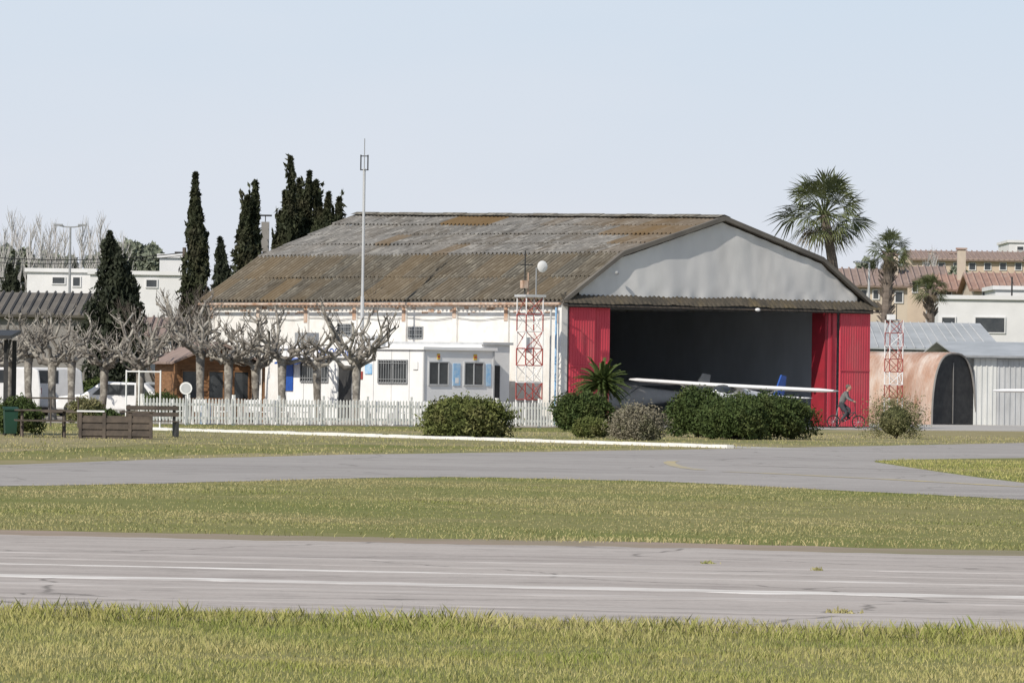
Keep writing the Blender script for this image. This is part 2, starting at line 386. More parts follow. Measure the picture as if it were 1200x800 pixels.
def near_h(x,y):
    e=loe(x); c=fbm(x,y,1.3); edge=np.exp(-((y-e+.9)/1.0)**2)
    return np.clip(.030+.017*c+.10*edge*np.clip(.55+.55*fbm(x+5,y,2.6),0,2),.012,.2)
blades('verge_grass',190000,(-6.5,6.5),(34,50),near_keep,near_h,.006,'blade',.8)
tl=np.array([tx_lo(p) for p in ps])
def mid_keep(x,y):
    e1=hie(x)+.9+.5*fbm(x,y,1.2); e2=np.interp(x,tl[:,0],tl[:,1])
    return (y>e1)&(y<e2+.5*fbm(x*2,y*.3,1))&(RNG.random(len(x))<.48+.48*fbm(x*.5,y*.25,1))
blades('field_grass',230000,(-12.5,12.5),(64,122),mid_keep,lambda x,y:np.clip(.022+.013*fbm(x,y,.7),.01,.1)+.03*np.exp(-((y-hie(x)-1.2)/1.2)**2),.012,'blade2',1.0)
th_=np.array([tx_hi(p) for p in ps])
def far_keep(x,y):
    e=np.interp(x,th_[:,0],th_[:,1])
    dd=-(x-P0[0])*math.sin(A)+(y-P0[1])*math.cos(A)
    return (y>e+.5)&(dd<-9.5)&(y<225)&(RNG.random(len(x))<.55+.45*fbm(x,y*.3,.6))
blades('verge_grass',50000,(-22,24),(130,225),far_keep,lambda x,y:.045+.03*fbm(x,y,.3)**2,.03,'blade2',.6)
LI=np.array([isl_lo(p) for p in ps2]); HI=np.array([isl_hi(p) for p in ps2])
def isl_keep(x,y):
    return (y>np.interp(x,LI[:,0],LI[:,1]))&(y<np.interp(x,HI[:,0],HI[:,1]))&(x>LI[0,0])
blades('island_grass',50000,(5,18),(95,150),isl_keep,lambda x,y:.05+0*x,.02,'blade',.6)
for (px,py,r) in ((830,661,.03),(988,719,.06),(958,669,.02)):
    x0,y0=gnd(px,py); n=120; C=np.stack([x0+RNG.normal(0,r,n),y0+RNG.normal(0,r,n),np.abs(RNG.normal(0,.012,n))],1)
    np_mesh('runway_weed',leaves(C,.022,2.4,.8),4,'blade2',tone=RNG.random(n)*.9)

# ------------------------------------------------------------------ hangar
HZ=A; HL=23.8; HWD=15.5
hg=empty('aircraft_hangar',(P0[0],P0[1],0),HZ)
PROF=[(-.42,4.84),(2.57,6.8),(7.75,8.32),(12.93,6.8),(15.92,4.84)]
def prof(t,d=0):
    z=float(np.interp(t,[p[0] for p in PROF],[p[1] for p in PROF]))
    k=float(np.interp(t,[2.57,7.75,12.93],[0,1,0])); return z+.38*k*d/HL
def roofmat(name, c1,c2,moss,moss2,lo,lich,dk=.5):
    m=bpy.data.materials.new(name); m.use_nodes=True; nt=m.node_tree; N=nt.nodes; L=nt.links; bs=N['Principled BSDF']
    bs.inputs['Roughness'].default_value=.95; bs.inputs['Specular IOR Level'].default_value=.05
    tc=N.new('ShaderNodeTexCoord')
    def nz(sc,st,det=5):
        mp=N.new('ShaderNodeMapping'); mp.inputs['Scale'].default_value=st; L.new(tc.outputs['Object'],mp.inputs['Vector'])
        n=N.new('ShaderNodeTexNoise'); n.inputs['Scale'].default_value=sc; n.inputs['Detail'].default_value=det; n.inputs['Roughness'].default_value=.7
        L.new(mp.outputs['Vector'],n.inputs['Vector']); return n.outputs['Fac']
    def ramp(s,a,b,c=0,d=1):
        r=N.new('ShaderNodeMapRange'); r.inputs['From Min'].default_value=a; r.inputs['From Max'].default_value=b
        r.inputs['To Min'].default_value=c; r.inputs['To Max'].default_value=d; L.new(s,r.inputs['Value']); return r.outputs['Result']
    def mix(f,a,b):
        x=N.new('ShaderNodeMix'); x.data_type='RGBA'; L.new(f,x.inputs[0])
        for s,i in ((a,6),(b,7)):
            if isinstance(s,tuple): x.inputs[i].default_value=(*s,1)
            else: L.new(s,x.inputs[i])
        return x.outputs[2]
    col=mix(ramp(nz(1.4,(.5,2,1)),.35,.65),c1,c2)
    col=mix(ramp(nz(.45,(.6,1.0,1)),lo,lo+.14,0,.9),col,moss)
    col=mix(ramp(nz(3.0,(.5,1.4,1)),.52,.62,0,.9),col,lich)
    wv=N.new('ShaderNodeTexWave'); wv.wave_type='BANDS'; wv.bands_direction='Y'; wv.inputs['Scale'].default_value=2*math.pi/.27/20.0
    L.new(tc.outputs['Object'],wv.inputs['Vector']); wv.inputs['Distortion'].default_value=.4; wv.inputs['Detail'].default_value=1
    col=mix(ramp(wv.outputs['Fac'],.55,.05,0,dk),col,tuple(x*.30 for x in c2))  # corrugation stripes: shade of the waves painted into the sheet colour
    col=mix(ramp(nz(2.2,(.45,2.6,1)),.54,.66,0,.9),col,tuple(x*.38 for x in c2))
    at=N.new('ShaderNodeAttribute'); at.attribute_name='tone'
    col=mix(ramp(at.outputs['Fac'],.0,1.),col,moss2)
    L.new(col,bs.inputs['Base Color']); return m
M['roofu']=roofmat('fibre_cement_roof',(.31,.30,.285),(.195,.19,.18),(.155,.135,.11),(.175,.115,.055),.50,(.44,.425,.395),.35)
M['roofl']=roofmat('mossy_fibre_cement_roof',(.235,.22,.19),(.145,.135,.115),(.15,.125,.09),(.175,.125,.07),.50,(.36,.335,.28),.65)
def roofslope(name,t0,t1,rows,m,tonefn):
    pitch=.27; amp=.058; npw=6; nd=int((HL+.75)/pitch*npw); b=B(); tones=[]
    D=np.linspace(-.35,HL+.4,nd)
    tt=np.linspace(t0,t1,rows+1); sgn=1 if t1>t0 else -1
    k=b.mi(m)
    for r in range(rows):
        ta,tb=tt[r],tt[r+1]; ov=.12*sgn
        i0=len(b.v)
        for j,dv in enumerate(D):
            w=amp*math.sin(2*math.pi*dv/pitch)+ .04*noise.noise((dv*.25,r*3.3,t0)) + .02*noise.noise((int(dv/1.05)*7.7,r,2))
            e_=.05*noise.noise((int(dv/1.05)*3.1,r,8))
            b.v.append((ta-ov*.6+e_,dv,prof(ta-ov*.6+e_,dv)+w+.05)); b.v.append((tb,dv,prof(tb,dv)+w))
        for j in range(nd-1):
            b.f.append([i0+2*j,i0+2*j+1,i0+2*j+3,i0+2*j+2]); b.m.append(k); tones.append(tonefn(r,D[j]))
    return b.obj(name,hg,tone=tones)
sh={}
def tone_u(r,dv):
    k=(r,int(dv/1.1))
    if k not in sh:
        v=random.random()*.10
        if r==3 and (12.2<dv<16.5): v=.9
        if r>=2 and dv<3.4: v=random.uniform(.5,.9)
        if r==3 and 3.4<dv<7: v=random.uniform(.2,.5)
        if r==1 and dv<1.6: v=.5
        if random.random()<.12: v=random.uniform(.3,.65)
        sh[k]=v
    return sh[k]
sl={}
def tone_l(r,dv):
    k=(r,int(dv/1.1))
    if k not in sl: sl[k]=random.random()*.3+(0.35 if dv>18 else 0)*random.random()+(.35 if random.random()<.12 else 0)
    return sl[k]
roofslope('roof_lower_slope',-.42,2.57,2,'roofl',tone_l)
roofslope('roof_upper_slope',2.57,7.75,4,'roofu',tone_u)
roofslope('roof_upper_slope_far',12.93,7.75,4,'roofu',lambda r,d:.3*random.random())
roofslope('roof_lower_slope_far',15.92,12.93,2,'roofl',tone_l)
b=B()
zr=lambda d: 8.32+.38*d/HL
for i in range(16):
    d0=-.35+i*(HL+.7)/16; d1=-.35+(i+1.03)*(HL+.7)/16; h=.015*(i%2)
    b.face([(7.4,d0,zr(d0)+.01+h),(7.4,d1,zr(d1)+.01+h),(7.75,d1,zr(d1)+.12+h),(7.75,d0,zr(d0)+.12+h)],'roofl')
    b.face([(7.75,d0,zr(d0)+.12+h),(7.75,d1,zr(d1)+.12+h),(8.1,d1,zr(d1)+.01+h),(8.1,d0,zr(d0)+.01+h)],'roofl')
b.obj('ridge_cap',hg)
b=B()
for i in range(4):
    p,q=PROF[i],PROF[i+1]
    b.prism([(p[0],-.42,p[1]-.12),(q[0],-.42,q[1]-.12),(q[0],-.42,q[1]+.06),(p[0],-.42,p[1]+.06)],(0,.2,0),'oldroof')
b.obj('verge_board',hg)
b=B()
b.box(0,.22,.002,HL,0,4.86,'white')
b.box(HWD-.22,HWD,.002,HL,0,4.86,'white')
b.prism([(0.22,HL-.25,0),(HWD-.22,HL-.25,0),(HWD-.22,HL-.25,4.8),(12.9,HL-.25,6.6),(7.75,HL-.25,8.4),(2.6,HL-.25,6.6),(.22,HL-.25,4.8)],(0,.24,0),'white')
for dv in np.arange(.15,HL,3.35):
    b.box(-.10,-.002,dv,dv+.28,0,4.78,'white')
b.obj('walls',hg)
b=B()
for dv in np.arange(.15,HL,3.35):
    b.box(-.125,-.102,dv+.03,dv+.25,3.9+random.random()*.3,4.6,'ruststain')
for i in range(60):
    dv=random.uniform(.3,HL-1); z=random.uniform(4.3,4.72); b.box(-.012,-.0,dv,dv+random.uniform(.08,.45),z,z+random.uniform(.03,.14),'ruststain')
b.tube([(-.14,d,4.66+.02*math.sin(d)) for d in np.linspace(.3,HL,40)],.035,'ruststain',5)
b.tube([(-.06,d,4.15+.05*math.sin(d*2)) for d in np.linspace(.3,HL-2,40)],.014,'grey',4)
b.tube([(-.5,d,4.74) for d in (-.3,HL+.3)],.06,'ruststain',6)
b.obj('rusty_fittings',hg)
def lwin(b,d0,d1,z0,z1,t=-.0,bars=True,fm='grey'):
    b.box(t-.02,t-.004,d0,d1,z0,z1,'glass')
    f=.05
    for q in ((d0-f,d0,z0-f,z1+f),(d1,d1+f,z0-f,z1+f),(d0,d1,z0-f,z0),(d0,d1,z1,z1+f)): b.box(t-.05,t-.003,*q,fm)
    b.box(t-.04,t-.022,(d0+d1)/2-.02,(d0+d1)/2+.02,z0,z1,fm)
    if bars:
        for y in np.arange(d0+.12,d1,.16): b.box(t-.085,t-.07,y,y+.02,z0-.04,z1+.04,fm)
        for z in (z0+.1,z1-.1): b.box(t-.07,t-.055,d0-.03,d1+.03,z,z+.025,fm)
b=B(); lwin(b,9.2,10.1,3.4,3.8); lwin(b,14.0,14.9,3.5,3.9); b.obj('side_windows',hg)
b=B(); b.box(-.42,-.12,-.30,-.08,0,4.75,'white'); b.box(-.62,-.56,-.2,-.14,0,4.6,'lblue'); b.tube([(-.8,-.1,0),(-.8,-.1,4.5)],.04,'lgrey',6)
b.obj('corner_post',hg)
def door(b,t0,t1,y):
    b.box(t0,t1,y,y+.06,.06,4.72,'red')
    for t in np.arange(t0+.02,t1-.03,.13): b.box(t,t+.04,y-.010,y-.001,.08,4.70,'red')
    b.box(t0,t1,y-.03,y-.015,2.3,2.35,'red')
b=B(); door(b,.0,1.25,-.30); door(b,1.0,2.08,-.20); b.obj('sliding_door',hg)
b=B(); door(b,13.95,HWD+.05,-.30); b.box(13.30,13.42,-.12,.7,.06,4.72,'dred'); b.box(13.45,13.90,-.14,-.10,.06,4.72,'red'); b.box(13.60,13.66,-.19,-.145,.06,4.72,'dred'); b.obj('sliding_door',hg)
b=B(); b.box(-.1,HWD+.1,-.42,-.34,4.62,4.8,'dark'); b.box(-.05,HWD+.05,-.06,.10,4.74,5.2,'dark'); b.obj('door_track',hg)
b=B(); nt_=int(16.4/.235*6); k=b.mi('lipm'); i0=len(b.v)
for j in range(nt_+1):
    t=-.45+16.4*j/nt_; w_=.03*math.sin(2*math.pi*t/.235); sag=.06*noise.noise((t*.4,1,1))+.025*noise.noise((int(t)*3.3,1,5))
    b.v+=[(t,-.22,5.12+w_+sag),(t,-.50+w_,4.78+sag+.03*noise.noise((t*2.3,7,7)))]
for j in range(nt_): b.f.append([i0+2*j,i0+2*j+1,i0+2*j+3,i0+2*j+2]); b.m.append(k)
b.obj('door_canopy',hg)
b=B(); b.box(-.45,15.95,-.49,-.44,4.66,4.72,'woodd')
b.ball((9.3,-.62,4.68),(.12,.10,.07),'plast'); b.ball((2.2,-.45,6.0),(.08,.08,.08),'grey')
b.obj('canopy_frame',hg)
b=B(); k=b.mi('canvas'); nt_=220; nz_=36; i0=len(b.v)
for i in range(nt_+1):
    t=.55+14.4*i/nt_; top=prof(t)-.20
    for j in range(nz_+1):
        f=j/nz_; z=5.08+(max(top,5.10)-5.08)*f
        fold=.03*math.sin(t*.8+.3*z)+.05*noise.noise((t*.35,z*.6,0))+.014*noise.noise((t*2.2,z*1.2,3))+.010*math.sin(t*3.4+.5*math.sin(z))
        edge=max(0,1-(top-z)/.35); fold+=edge*.022*math.sin(t*9+z*2); lowe=max(0,1-(z-5.08)/.4); fold+=lowe*.02*math.sin(t*6+math.sin(t*2))
        b.v.append((t,-.19+fold,z))
for i in range(nt_):
    for j in range(nz_):
        a=i0+i*(nz_+1)+j; b.f.append([a,a+nz_+1,a+nz_+2,a+1]); b.m.append(k)
b.obj('canvas_gable',hg,smooth=True)
# interior
b=B()
b.box(.24,HWD-.24,.1,HL-.3,.014,.03,'floor')
b.box(.24,.28,.1,HL-.3,.03,4.7,'inner'); b.box(HWD-.28,HWD-.24,.1,HL-.3,.03,4.7,'inner')
b.prism([(.3,HL-.36,.03),(HWD-.3,HL-.36,.03),(HWD-.3,HL-.36,4.75),(12.8,HL-.36,6.3),(7.75,HL-.36,7.9),(2.7,HL-.36,6.3),(.3,HL-.36,4.75)],(0,.06,0),'inner')
for t in np.arange(.6,15,1.3): b.box(t,t+.05,HL-.40,HL-.37,.03,4.7,'grey')
b.box(9.2,11.4,HL-.42,HL-.405,.03,3.0,'plast')
for dv in np.arange(3,HL,4):
    b.tube([(.3,dv,4.75),(15.2,dv,4.75)],.06,'lgrey',5)
    for t in np.arange(1.2,15,1.3): b.tube([(t,dv,4.75),(t+.65,dv,prof(t+.65)-.3)],.03,'lgrey',4)
    b.tube([(p[0]+(.5 if p[0]<0 else -.5 if p[0]>15 else 0),dv,p[1]-.25) for p in PROF],.06,'grey',5)
b.box(1,4,HL-1.4,HL-.6,.8,.9,'woodd')
for t in (1.05,3.9): b.box(t,t+.08,HL-1.35,HL-.7,.03,.8,'woodd')
b.box(5,6.4,HL-.9,HL-.5,.03,2.0,'grey'); b.box(.35,1.1,5,9,.03,1.9,'plast'); b.box(11.5,13.2,16,17,.03,1.6,'lgrey')
b.obj('interior',hg)

# ------------------------------------------------------------------ clubhouse annex
ax=empty('clubhouse_cabin',(P0[0],P0[1],0),HZ)
b=B()
b.box(-6.75,-3.35,.2,9.5,.1,2.86,'whitec'); b.box(-6.85,-3.25,.1,9.6,2.862,2.98,'whitec')
b.box(-3.348,-1.95,1.0,9.5,.1,3.1,'whitec'); b.box(-3.349,-1.85,.9,9.6,3.102,3.2,'lgrey')
b.box(-1.948,-.12,4.0,14,0,2.7,'whitec')
b.box(-6.7,-3.4,9.6,15.5,0,2.75,'white'); b.box(-6.9,-.12,9.62,15.7,2.755,2.86,'lgrey'); b.box(-3.39,-.13,9.61,15.5,0,2.75,'white')
for t in (-6.77,-3.40): b.box(t,t+.07,.17,.24,.1,2.86,'lgrey')
b.box(-6.9,-3.3,.0,9.7,.0,.099,'conc')
for y in np.arange(1.1,9.4,1.15): b.box(-6.762,-6.751,y,y+.03,.1,2.86,'lgrey')
b.obj('walls',ax)
b=B(); lwin(b,1.25,3.05,1.6,2.42,-6.765); lwin(b,6.4,8.15,1.6,2.42,-6.765); lwin(b,11,12.6,1.5,2.3,-6.7)
def fwin(b,t0,t1,z0,z1,y,fm='lgrey'):
    b.box(t0,t1,y-.02,y-.004,z0,z1,'glass'); f=.05
    for q in ((t0-f,t0,z0-f,z1+f),(t1,t1+f,z0-f,z1+f),(t0,t1,z0-f,z0),(t0,t1,z1,z1+f)): b.box(q[0],q[1],y-.05,y-.003,q[2],q[3],fm)
    b.box((t0+t1)/2-.025,(t0+t1)/2+.025,y-.04,y-.022,z0,z1,fm)
fwin(b,-6.5,-5.6,1.55,2.38,.2); fwin(b,-4.78,-3.9,1.55,2.38,.2)
b.obj('windows',ax)
b=B(); b.box(-6.79,-6.764,4.75,5.65,.1,2.2,'dark'); b.box(-6.81,-6.791,4.68,4.75,.1,2.27,'lgrey'); b.box(-6.81,-6.791,5.65,5.72,.1,2.27,'lgrey')
b.box(-2.95,-2.45,.96,.995,.1,2.3,'dark'); b.obj('doors',ax)
b=B()
b.box(-5.35,-5.0,.17,.196,1.5,2.35,'lblue'); b.box(-3.72,-3.5,.17,.196,1.5,2.35,'lblue')
b.box(-5.25,-5.08,.165,.168,1.6,1.8,'plast')
b.box(-6.12,-6.0,.165,.196,2.5,2.72,'yellow'); b.box(-6.12,-6.0,.162,.164,2.57,2.65,'redm')
b.box(-4.35,-4.2,.165,.196,2.5,2.72,'yellow'); b.box(-4.35,-4.2,.162,.164,2.57,2.65,'redm')
b.box(-6.79,-6.765,4.1,4.5,1.7,2.0,'redm'); b.box(-6.79,-6.765,3.5,3.95,1.9,2.3,'lblue')
b.box(-6.80,-6.765,8.7,9.2,1.2,2.3,'blue')
b.box(-6.80,-6.765,.55,.85,2.1,2.4,'plast')
b.obj('notice_boards',ax)
tcu=bpy.data.curves.new('club_sign','FONT'); tcu.body='AEROCLUB'; tcu.size=.42; tcu.extrude=.01; tcu.materials.append(M['blue'])
to=bpy.data.objects.new('club_sign_letters',tcu); scene.collection.objects.link(to); to.parent=ax
to.location=(-6.90,6.9,2.60); to.rotation_euler=(math.pi/2,0,-math.pi/2)
b=B(); b.box(-6.895,-6.855,4.4,7.1,2.52,2.98,'plast'); b.obj('sign_panel',ax)
b=B(); b.prism([(-6.77,7.6,2.5),(-6.77,7.6,2.44),(-7.4,7.6,2.25),(-7.4,7.6,2.31)],(0,1.5,0),'blue')
b.box(-6.5,-5.9,8.2,9.0,2.985,3.5,'grey'); b.box(-5.5,-5.0,5.0,5.8,2.985,3.4,'lgrey'); b.obj('awning_and_units',ax)
my=255; mx=X(425.5,my,300)
ms=empty('antenna_mast',(mx,my,0)); b=B()
zt=Z(427,180,my)
b.tube([(0,0,0),(0,0,5)],.075,'lgrey',8); b.tube([(0,0,5),(0,0,zt-.6)],.055,'lgrey',8); b.tube([(0,0,zt-.6),(0,0,zt+.6)],.02,'grey',5)
for zz in (zt-.65,zt-.1): b.tube([(-.17,0,zz),(.17,0,zz)],.02,'dark',4)
for xx in (-.14,.14): b.tube([(xx,0,zt-.65),(xx,0,zt-.05)],.028,'dark',5)
b.tube([(0,-.12,zt-.65),(0,.12,zt-.65)],.02,'dark',4)
b.obj('mast',ms)

def lattice(name,x,y,z0,z1,w,rz,nb=5,r=.024):
    e=empty(name,(x,y,0),rz); b=B(); h=w/2; zs=np.linspace(z0,z1,nb*2+1)
    for sx in (-h,h):
        for sy in (-h,h):
            b.tube([(sx,sy,0),(sx,sy,z0+.01)],r,'plast',5)
            for i in range(len(zs)-1): b.tube([(sx,sy,zs[i]),(sx,sy,zs[i+1])],r,'redm' if (i//2)%2==0 else 'plast',5)
    cs=[(-h,-h),(h,-h),(h,h),(-h,h)]
    for i in range(nb):
        a,c=zs[2*i],zs[2*i+2]; mm='redm' if i%3!=1 else 'plast'
        for q in range(4):
            p,s_=cs[q],cs[(q+1)%4]
            b.tube([(*p,a),(*s_,c)],r*.6,mm,4); b.tube([(*p,a),(*s_,a)],r*.7,mm,4)
            if q<2: b.tube([(*s_,a),(*p,c)],r*.6,mm,4)
    b.obj('lattice',e); return e
tx0,ty0=X(620,247.5),247.5
e=lattice('lattice_tower',tx0,ty0,1.0,4.95,.74,.5,nb=6,r=.028)
b=B(); b.box(-.45,.45,-.45,.45,4.96,5.05,'lgrey')
b.box(-.35,-.05,-.3,-.02,2.8,3.4,'plast')
b.tube([(-.25,0,5.05),(-.25,0,6.75)],.03,'dark',5); b.tube([(-.45,0,6.2),(.1,0,6.2)],.02,'dark',4); b.tube([(-.1,0,5.05),(-.1,0,5.9)],.035,'ruststain',5)
b.tube([(.25,0,5.05),(.25,0,6.1)],.03,'grey',5); b.box(-.4,-.15,-.1,.1,5.3,5.6,'ruststain')
n=20
for r in range(3):
    for q in range(n):
        a0,a1=2*math.pi*q/n,2*math.pi*(q+1)/n; r0,r1=.075*r,.075*(r+1)
        f=lambda rr,a:(.42+rr*math.cos(a),-.22+.9*rr*rr,6.15+rr*math.sin(a))
        b.face([f(r0,a0),f(r1,a0),f(r1,a1),f(r0,a1)],'plast')
b.tube([(.42,-.18,6.15),(.25,0,6.05)],.02,'grey',4); b.tube([(.42,-.2,6.0),(.42,-.42,6.12)],.012,'grey',4)
b.obj('platform_and_dish',e)
e=lattice('lattice_tower',X(1047,284),284,1.2,Z(1047,375,284),.62,.3,nb=6)
b=B(); zt=Z(1047,375,284); b.tube([(.1,0,zt),(.1,0,zt+.7)],.02,'dark',4); b.tube([(-.3,0,zt),(.3,0,zt)],.03,'lgrey',4); b.box(-.3,.0,-.15,.15,zt+.01,zt+.25,'plast'); b.obj('top_antenna',e)

# ------------------------------------------------------------------ picket fence
fa=Vector((X(168,226),226.0)); fb=Vector((X(655,236),236.0)); fd=fb-fa; FL=fd.length
fe=empty('picket_fence',(fa.x,fa.y,0),math.atan2(fd.y,fd.x)); b=B(); x=0; i=0
while x<FL:
    h=.95+random.uniform(-.015,.015)
    b.prism([(x,0,.06),(x+.07,0,.06),(x+.07,0,h-.05),(x+.035,0,h),(x,0,h-.05)],(0,.02,0),'whitefence')
    if i%14==0: b.box(x-.03,x+.07,.055,.14,0,1.08,'whitefence')
    x+=.135+random.uniform(-.004,.004); i+=1
b.box(0,FL,.021,.05,.20,.29,'whitefence'); b.box(0,FL,.021,.05,.68,.77,'whitefence')
b.obj('pickets',fe)

# ------------------------------------------------------------------ terrace furniture
def chair(x,y,rz):
    e=empty('plastic_chair',(x,y,0.01),rz); b=B()
    for sx in (-.22,.19):
        for sy in (-.22,.19): b.box(sx,sx+.035,sy,sy+.035,0,.44 if sy<0 else .85,'plast')
    b.box(-.23,.23,-.23,.225,.441,.47,'plast')
    for i in range(4): b.box(-.18+i*.1,-.12+i*.1,.195,.22,.48,.82,'plast')
    b.box(-.2,.2,.192,.223,.821,.88,'plast')
    for sx in (-.235,.205): b.box(sx,sx+.03,-.22,.19,.64,.665,'plast'); b.box(sx,sx+.03,-.215,-.19,.44,.64,'plast')
    b.obj('chair_frame',e)
def table(x,y,rz):
    e=empty('plastic_table',(x,y,0.01),rz); b=B(); b.tube([(0,0,.70),(0,0,.73)],.46,'plast',20)
    for sx in (-.28,.28):
        for sy in (-.28,.28): b.tube([(sx,sy,0),(sx*.9,sy*.9,.7)],.022,'plast',6)
    b.obj('table_frame',e)
for px,Y in ((235,230),(290,232),(355,233),(455,236),(500,238)):
    x=X(px,Y); table(x,Y,0)
    for k in range(4):
        a=k*math.pi/2+random.uniform(-.3,.3); chair(x+.8*math.sin(a),Y+.8*math.cos(a),-a+random.uniform(-.2,.2))

cx,cy=X(252,243),243
ch=empty('wooden_chalet',(cx,cy,0),math.radians(20)); b=B()
b.box(-1.6,1.6,0,2.6,.02,2.25,'wood')
for z in np.arange(.2,2.2,.16): b.box(-1.62,1.62,-.02,-.003,z,z+.13,'wood')
b.obj('walls',ch); b=B()
b.prism([(-1.9,-.6,2.25),(0,-.6,3.05),(1.9,-.6,2.25),(1.9,-.6,2.17),(0,-.6,2.95),(-1.9,-.6,2.17)],(0,3.6,0),'tileb'); b.prism([(-1.55,-.1,2.25),(1.55,-.1,2.25),(0,-.1,2.9)],(0,.09,0),'wood'); b.obj('roof',ch)
b=B()
for x0,x1 in ((-1.3,-.7),(-.25,.3),(.75,1.3)):
    b.box(x0,x1,-.04,-.025,.9,1.9,'glass')
    for q in ((x0-.05,x0,.85,1.95),(x1,x1+.05,.85,1.95),(x0,x1,.85,.9),(x0,x1,1.9,1.95)): b.box(q[0],q[1],-.07,-.022,q[2],q[3],'wood')
for x in (-1.8,1.7): b.box(x,x+.1,-.6,-.5,.01,2.2,'wood')
b.obj('windows_and_posts',ch)

# ------------------------------------------------------------------ pollarded plane trees
def pollard(px,Y,Ht,sp,seed,tr=.15):
    R=random.Random(seed); b=B(); th=Ht*R.uniform(.44,.52); m='bark'
    lx,ly=R.uniform(-.2,.2),R.uniform(-.15,.15)
    b.tube([(0,0,-.05),(lx*.2,ly*.2,.15),(lx*.9,ly*.5,th*.5),(lx,ly,th),(lx*1.1,ly*1.1,th+.2)],[tr*1.4,tr*1.1,tr*.95,tr*1.15,tr*.8],m,9)
    b.ball((lx,ly,th+.08),(tr*1.35,tr*1.35,tr*1.2),m,8,6,.12)
    def knob(p,r,tw):
        b.ball(p,(r*R.uniform(.9,1.3),r*R.uniform(.9,1.3),r*R.uniform(.8,1.2)),m,7,5,.2)
        for _ in range(tw):
            a=R.uniform(0,6.28); s=R.uniform(.1,1.0); L_=R.uniform(.10,.40)
            q=Vector((math.cos(a)*s,math.sin(a)*s,1)).normalized()*L_
            b.tube([p,Vector(p)+q*.5+Vector((R.uniform(-.04,.04),0,0)),Vector(p)+q],[r*.36,r*.26,r*.16],m,4)
    nl=R.randint(6,8)
    for i in range(nl):
        az=i/nl*6.283+R.uniform(-.35,.35); ln=sp*R.uniform(.6,1.15); zt=Ht*R.uniform(.64,.98)-.15
        p=Vector((lx,ly,th+R.uniform(-.05,.2))); pts=[p]; nseg=6
        for s_ in range(1,nseg+1):
            f=s_/nseg
            q=Vector((lx+ln*math.cos(az)*f**.85,ly+ln*math.sin(az)*f**.85,p.z+(zt-p.z)*f**1.2))+Vector((R.uniform(-.15,.15),R.uniform(-.15,.15),R.uniform(-.12,.12))); pts.append(q)
        r0=tr*.58; rad=[r0*(1-.55*j/nseg)*R.uniform(.82,1.18) for j in range(nseg+1)]
        b.tube(pts,rad,m,7); knob(pts[-1],rad[-1]*1.5,R.randint(2,5))
        for j in range(1,nseg):
            if R.random()<.45: b.ball(pts[j],rad[j]*1.25,m,7,5,.18)
            for _ in range(R.choice((0,1,2,2))):
                a=az+R.uniform(-1.8,1.8); l2=R.uniform(.3,.9)
                e=pts[j]+Vector((math.cos(a)*l2*.7,math.sin(a)*l2*.7,l2*R.uniform(.0,.95)))
                e.z=min(e.z,Ht)
                mid=pts[j].lerp(e,.5)+Vector((R.uniform(-.1,.1),R.uniform(-.1,.1),R.uniform(-.1,.04)))
                r2=rad[j]*.55; b.tube([pts[j],mid,e],[r2,r2*.85,r2*.65],m,6); knob(e,r2*1.2,R.randint(1,4))
    return b.obj('pollarded_plane_tree',None,(X(px,Y),Y,0),smooth=True)
for i,(px,Y,Ht,sp) in enumerate(((418,236,4.7,1.8),(334,237,4.6,1.8),(298,243,4.3,1.4),(268,238,4.2,1.4),(212,250,5.6,1.3),(236,240,4.9,1.4),(197,246,4.1,1.6),(163,240,4.2,1.5),
        (118,246,4.25,1.6),(84,256,4.4,1.6),(62,240,4.1,1.5),(36,250,4.4,1.7),(8,244,4.2,1.6),(-15,236,4.3,1.6),(-60,240,4.3,1.6),(375,249,4.2,1.3))):
    pollard(px,Y,Ht,sp,100+i)

